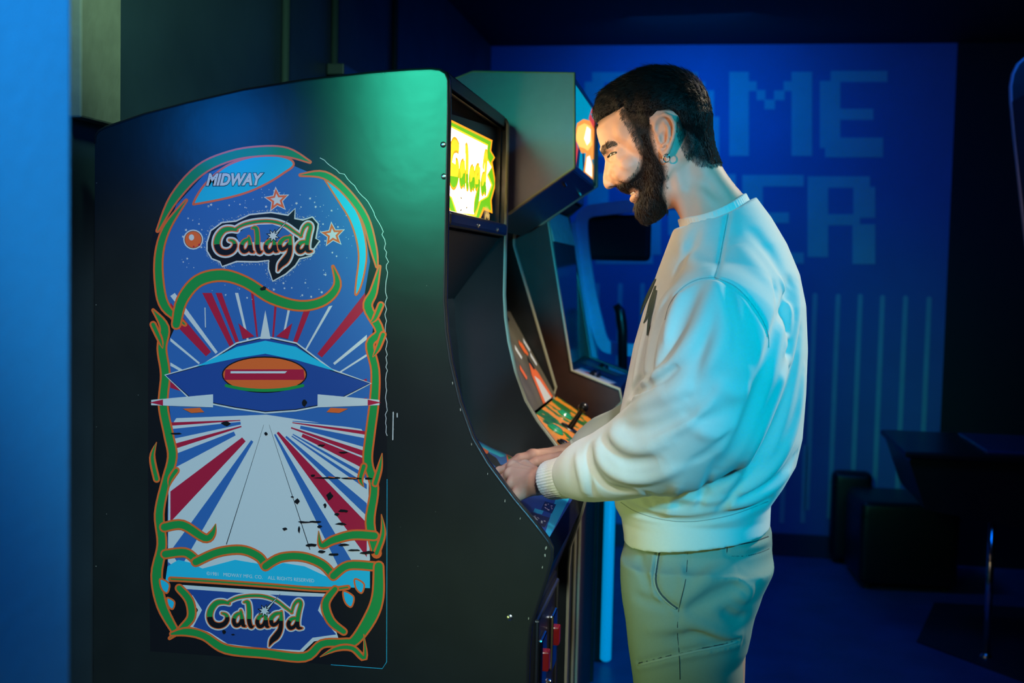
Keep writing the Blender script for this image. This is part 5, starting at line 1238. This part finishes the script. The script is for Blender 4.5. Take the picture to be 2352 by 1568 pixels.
isear = (np.abs(Vh_uv[:, 2]) > 84) & (Vh_uv[:, 0] > 1496) & (Vh_uv[:, 0] < 1560) & (Vh_uv[:, 1] > 266) & (Vh_uv[:, 1] < 382)
fh_ = np.clip((hl_+np.where(Vh_uv[:, 1] > 262, 12, 3))/18, 0, 1); fb_ = np.clip((bd_+5)/10, 0, 1)
fade_[:len(Vh)] = np.where(isear, 0, np.maximum(fh_, fb_))
person = quads_obj('person', np.concatenate(VV), np.concatenate(QQ), skin)
at_ = person.data.attributes.new('stubble', 'FLOAT', 'POINT')
if len(person.data.vertices) == len(fade_): at_.data.foreach_set('value', fade_.astype(np.float32))
snt = skin.node_tree; an_ = snt.nodes.new('ShaderNodeAttribute'); an_.attribute_name = 'stubble'; mx_ = snt.nodes.new('ShaderNodeMix'); mx_.data_type = 'RGBA'
pb0 = snt.nodes['Principled BSDF']; src = pb0.inputs['Base Color'].links[0].from_socket
snt.links.new(src, mx_.inputs[6]); mx_.inputs[7].default_value = (.022, .015, .012, 1); snt.links.new(an_.outputs['Fac'], mx_.inputs[0]); snt.links.new(mx_.outputs[2], pb0.inputs['Base Color'])
for (sk, val) in (('Specular IOR Level', .4), ('Subsurface Weight', .12)):
    mr = snt.nodes.new('ShaderNodeMapRange'); mr.inputs['To Min'].default_value = val; mr.inputs['To Max'].default_value = 0.0
    snt.links.new(an_.outputs['Fac'], mr.inputs['Value']); snt.links.new(mr.outputs['Result'], pb0.inputs[sk])
mx_.inputs[7].default_value = (.012, .009, .008, 1)
tag(person, 'bearded man in cream sweatshirt and sage cargo trousers playing the printed machine', 'person')
shirt = quads_obj('sweatshirt', Vs, Qs, fleece, person)
for V, Q in cuffs: quads_obj('ribbed_cuff', V, Q, rib_m, shirt)
quads_obj('collar', Vc, Qc, rib_m, shirt)
trs = quads_obj('cargo_trousers', Vt, Qt, chino, person)
# print on the chest
gm = mat('dark_green_print', (.003, .030, .024), .7)
for poly in ([(1505, 640), (1492, 668), (1478, 700), (1471, 722)], [(1505, 656), (1495, 690), (1486, 726), (1478, 742)], [(1507, 666), (1499, 700), (1491, 736), (1486, 770)]):
    c_ = smooth_curve(poly, 4); V = []; Fc = []
    for i, p in enumerate(c_):
        t = i/(len(c_)-1); w = 3.8*math.sin(math.pi*min(max(t*.8+.12, .05), .95))
        for sx in (-w, 0, w): V.append((p[0]+sx, p[1]))
    W3 = project(lambda P: shirt_field(P)-.0012, V); n = len(c_)
    Fc = [(3*i+k, 3*i+k+1, 3*i+k+4, 3*i+k+3) for i in range(n-1) for k in range(2)]
    mesh_obj('chest_print', W3, Fc, gm, shirt, smooth=True)
# stitched edges of pockets and seams; dark tubes put shade into pocket gaps
dk_ = mat('dark_stitch_and_shade', (.03, .045, .045), .9); ed_ = mat('sage_edge', (.26, .31, .26), .85)
def piping(name, path, r, m, parent, field, lift=.0005):
    P = project(lambda P: field(P)-lift, smooth_curve(path, 5)); MB().tube(list(P), r, 6).build(name, m, parent, smooth=True)
PK = [(1514, 1258), (1508, 1290), (1503, 1330), (1511, 1358), (1530, 1380), (1553, 1398)]
piping('pocket_shadow_gap', [(p[0]+3.5, p[1]-1) for p in PK], .0024, dk_, trs, trouser_field, -.0006); piping('pocket_edge', PK, .0020, ed_, trs, trouser_field)
piping('side_seam', [(1580, 1262), (1575, 1330), (1560, 1396), (1556, 1450), (1560, 1500), (1562, 1560)], .0008, dk_, trs, trouser_field, 0)
piping('back_pocket_stitch', [(1670, 1250), (1670, 1262), (1671, 1275), (1690, 1277), (1715, 1276), (1745, 1269), (1766, 1260)], .0010, dk_, trs, trouser_field, 0)
piping('back_pocket_opening', [(1702, 1249), (1735, 1243), (1764, 1232)], .0016, dk_, trs, trouser_field, 0)
piping('flap_edge', [(1466, 1527), (1530, 1511), (1600, 1495), (1660, 1483), (1694, 1473)], .0022, ed_, trs, trouser_field); piping('flap_shadow_gap', [(1466, 1523), (1530, 1507), (1600, 1491), (1660, 1479), (1694, 1469)], .0014, dk_, trs, trouser_field, -.0004)
sm_ = mat('cream_seam', (.34, .34, .31), .9)
for L_ in ([(1674, 484), (1663, 540), (1652, 600), (1641, 637)], [(1641, 637), (1605, 641), (1570, 659), (1540, 694), (1527, 734)], [(1641, 637), (1690, 659), (1735, 709), (1762, 760), (1766, 798)], [(1426, 1153), (1460, 1174), (1520, 1192), (1590, 1197), (1680, 1182), (1764, 1151)]):
    piping('seam', L_, .0009, sm_, shirt, shirt_field, 0)
# shoes
for s in (-1, 1):
    x0 = A(1600, 1568)[0]+.06; y0 = YC+s*.10
    def shoe(P): return smax(smin(chain(P, [(np.array([x0, y0, .055]), .046), (np.array([x0-.12, y0, .045]), .043), (np.array([x0-.19, y0, .035]), .034)], .02), cone(P, (x0, y0, .06), (x0-.01, y0, .12), .045, .048), .02), .002-P[:, 2], .006)
    V, Q = mesh_field(shoe, (x0-.26, y0-.08, -.01), (x0+.08, y0+.08, .19), .005, band=.04); quads_obj('shoe', V, Q, mat('white_trainer', (.5, .5, .5), .6), person)

# ---- hair, beard, brow, eye, earring
HAIRLINE = [(1350, 255), (1374, 286), (1402, 268), (1438, 251), (1441, 276), (1457, 300), (1468, 326), (1479, 350), (1494, 352), (1498, 322), (1501, 292), (1515, 270), (1540, 266), (1557, 280), (1563, 302), (1571, 335), (1584, 362), (1608, 376), (1632, 378), (1660, 366), (1700, 330), (1690, 140), (1350, 130)]
HAIROUT = smooth_curve([(1374, 284), (1363, 273), (1361, 257), (1369, 236), (1386, 210), (1420, 188), (1450, 172), (1485, 160), (1520, 157), (1558, 163), (1590, 178), (1612, 200), (1627, 228), (1635, 262), (1637, 296), (1642, 332), (1654, 366), (1672, 400)], 3)+[np.array(p, float) for p in ((1640, 560), (1400, 560), (1330, 420), (1350, 300))]
def sstep(x): x = np.clip(x, 0, 1); return x*x*(3-2*x)
def hair_pad(u, v):
    low = sstep((330-v+.35*np.clip(u-1560, -200, 60))/60); sd = polygon_sd(u, v, HAIRLINE)
    return -3.0+(4.2*low+9*sstep((285-v)/70)+1.0)*sstep((sd+1)/10)
hair_c = Cache2(HAIROUT, hair_pad)
def hair_field(Q):
    d = hair_c(Q); sd = polygon_sd(Q[:, 0], Q[:, 1], HAIRLINE)
    rough = 1.3*np.sin(Q[:, 0]*.31+Q[:, 1]*.12)*np.sin(Q[:, 2]*.23+Q[:, 1]*.17)*np.clip((270-Q[:, 1])/50, 0, 1)
    return smax(d+rough, -sd-6, 2)
Vr, Qr = mesh_field(hair_field, (1340, 140, -118), (1690, 410, 118), 3.0, band=34); Vr = relax(Vr, Qr, 1, .4); Vr_uv = Vr; Vr = head3(Vr)
hair = quads_obj('hair', Vr, Qr, under_m, person)
BEARD = [(1462, 312), (1470, 330), (1477, 352), (1476, 375), (1471, 393), (1458, 409), (1444, 420), (1426, 424), (1417, 427), (1422, 436), (1440, 442), (1456, 438), (1466, 441), (1466, 452), (1458, 466), (1452, 470), (1456, 486), (1462, 504), (1478, 520), (1516, 508), (1530, 488), (1526, 450), (1533, 412), (1529, 388), (1510, 358), (1500, 322), (1494, 306)]
BEARDOUT = [np.array(p, float) for p in ((1417, 424), (1416, 430), (1424, 438), (1438, 444), (1452, 446), (1458, 455), (1458, 470), (1456, 476), (1459, 494), (1468, 508), (1480, 515), (1500, 511), (1519, 500), (1532, 486), (1550, 470), (1640, 400), (1620, 240), (1400, 230), (1385, 330), (1420, 400))]
def beard_pad(u, v):
    sd = polygon_sd(u, v, BEARD); return -3.0+(4.0+3.0*sstep((v-390)/50))*sstep((sd+1)/13)
beard_c = Cache2(BEARDOUT, beard_pad)
def beard_field(Q):
    d = beard_c(Q); sd = polygon_sd(Q[:, 0], Q[:, 1], BEARD); m = mirror(Q)
    d = smax(d, -cone(m, (1440, 449, 0), (1462, 446, 36), 3.5, 3), 2); return smax(d, -sd-4, 2)
Vd, Qd = mesh_field(beard_field, (1405, 310, -100), (1560, 530, 100), 2.6, band=30); Vd = relax(Vd, Qd, 1, .4); Vd_uv = Vd; Vd = head3(Vd)
beard = quads_obj('beard', Vd, Qd, underb_m, person)
def uvw(P):
    q = P-H0; M_ = np.stack([EU, EV, EW], 1); return np.linalg.solve(M_, q.T).T+np.array([1500, 340, 0])
def dirs(px): d = np.asarray(px, float); return d[:, 0:1]*EU+d[:, 1:2]*EV+d[:, 2:3]*EW
def norm(v): return v/(np.linalg.norm(v, axis=1)[:, None]+1e-9)
rg = np.random.RandomState(2)
def grow(name, V, Q, mask, n, Lpx, dfun, m, parent, seed, r=.00022, lift=.35, curl=.15):
    P, Nn = face_samples(V, Q, n, lambda C: mask(C) & (uvw(C)[:, 0] < 1662), None, seed); U_ = uvw(P)
    C0 = head3(np.array([[1520., 320., 0.]]))[0]; sg = np.sign(np.einsum('ij,ij->i', Nn, P-C0)); Nn = Nn*sg[:, None]
    D_ = dirs(dfun(U_, np.random.RandomState(seed))); D_ = norm(D_-Nn*np.einsum('ij,ij->i', D_, Nn)[:, None]); L = Lpx(U_)*SC*np.random.RandomState(seed+1).uniform(.6, 1.15, n)
    o = strands_obj(name, P-Nn*.0004, Nn, D_, L, r, m, parent, lift=lift, curl=curl, seed=seed); tag(o, kind='stuff'); return o
def top_dir(U_, r): n = len(U_); return np.stack([-1.0+.3*r.normal(size=n), .25+.35*r.normal(size=n), .25*np.sign(U_[:, 2])+.35*r.normal(size=n)], 1)
def side_dir(U_, r): n = len(U_); return np.stack([-.15+.5*np.clip((U_[:, 0]-1520)/100, -1, 1)+.25*r.normal(size=n), 1+.2*r.normal(size=n), .15*r.normal(size=n)], 1)
grow('hair_strands', Vr, Qr, lambda C: uvw(C)[:, 1] < 266, 13000, lambda U_: 9+24*np.clip((250-U_[:, 1])/60, 0, 1), top_dir, hair_m, hair, 11, r=.00042, lift=.28, curl=.18)
grow('fade_strands', Vr, Qr, lambda C: uvw(C)[:, 1] >= 240, 13000, lambda U_: 9+0*U_[:, 0], side_dir, hair_m, hair, 12, r=.00030, lift=.25, curl=.08)
grow('beard_strands', Vd, Qd, lambda C: np.ones(len(C), bool), 9000, lambda U_: 9+6*np.clip((U_[:, 1]-400)/80, 0, 1), lambda U_, r: np.stack([.28+.25*r.normal(size=len(U_)), 1+.2*r.normal(size=len(U_)), .2*r.normal(size=len(U_))], 1), beard_m, beard, 13, r=.00032, lift=.30, curl=.12)
# stubble at the edges of hair and beard, growing from the skin itself
EDGE = lambda C, poly, a, b: (lambda s: (s > a) & (s < b))(polygon_sd(uvw(C)[:, 0], uvw(C)[:, 1], poly))
grow('stubble', Vh, Qh, lambda C: EDGE(C, BEARD, -6, 14) & (uvw(C)[:, 1] > 300) & (np.abs(uvw(C)[:, 2]) > 12), 7000, lambda U_: 5.5+0*U_[:, 0], lambda U_, r: np.stack([.2+.3*r.normal(size=len(U_)), 1+.2*r.normal(size=len(U_)), .2*r.normal(size=len(U_))], 1), beard_m, person, 14, r=.00022)
grow('nape_stubble', Vh, Qh, lambda C: EDGE(C, HAIRLINE, -9, 90) & (uvw(C)[:, 1] > 222) & (uvw(C)[:, 0] > 1430) & ~((uvw(C)[:, 0] > 1498) & (uvw(C)[:, 0] < 1556) & (uvw(C)[:, 1] < 380)), 26000, lambda U_: 7.5+0*U_[:, 0], side_dir, hair_m, person, 15, r=.00026)
BROW = [(1381, 353), (1384, 344), (1398, 336), (1412, 332), (1423, 336), (1420, 340), (1408, 341), (1394, 347), (1386, 355)]
grow('eyebrow', Vh, Qh, lambda C: (polygon_sd(uvw(C)[:, 0], uvw(C)[:, 1], BROW) > -2.0) & (np.abs(uvw(C)[:, 2]) > 8), 1400, lambda U_: 9+0*U_[:, 0], lambda U_, r: np.stack([1+0*U_[:, 0], -.5+.25*r.normal(size=len(U_)), .4*np.sign(U_[:, 2])], 1), hair_m, person, 16, r=.00034, lift=.22)
eye_w = mat('eye_white', (.10, .08, .07), .2); iris = mat('dark_iris', (.012, .007, .004), .08)
for s in (1, -1):
    up_l = smooth_curve([(1396.5, 364.5), (1401, 360), (1408, 356.5), (1416, 355.5), (1421, 357)], 3); lo_l = smooth_curve([(1396.5, 365), (1401, 363.8), (1408, 361.2), (1416, 358.8), (1421, 357.4)], 3); n = len(up_l)
    V = np.concatenate([on_face(up_l, .5, s), on_face(lo_l, .5, s)]); e_ = mesh_obj('eye', V, [(i, i+1, n+i+1, n+i) for i in range(n-1)], eye_w, person, smooth=True)
    V = np.concatenate([on_face(up_l[1:8], .8, s), on_face(lo_l[1:8], .8, s)]); mesh_obj('iris', V, [(i, i+1, 7+i+1, 7+i) for i in range(6)], iris, e_, smooth=True)
    MB().tube(list(on_face([(p[0]-.3, p[1]-.4) for p in up_l], .9, s)), [.0006]+[.0013]*(n-2)+[.0005], 6).build('lashes', hair_m, e_, smooth=True)
    MB().tube(list(on_face([(p[0], p[1]+.4) for p in lo_l], .3, s)), [.0004]+[.0006]*(n-2)+[.0003], 6).build('lower_lashes', hair_m, e_, smooth=True)
tm = mat('teeth', (.62, .58, .50), .25)
MB().tube([head3(np.array([[1450+abs(w)*.30, 446+abs(w)*-.10, w]]))[0] for w in np.linspace(-28, 28, 13)], [.0028]*13, 8).build('teeth', tm, person, smooth=True)
ec = head3(np.array([[1534., 372., 93.]]))[0]
t_ = np.linspace(0, 2*math.pi, 17); er = MB().tube([ec+EU*7*math.sin(a)+EV*9*math.cos(a)*-1+EW*2*math.cos(a) for a in t_], .0011, 8, caps=False).build('earring', MT['chrome'], person, smooth=True)
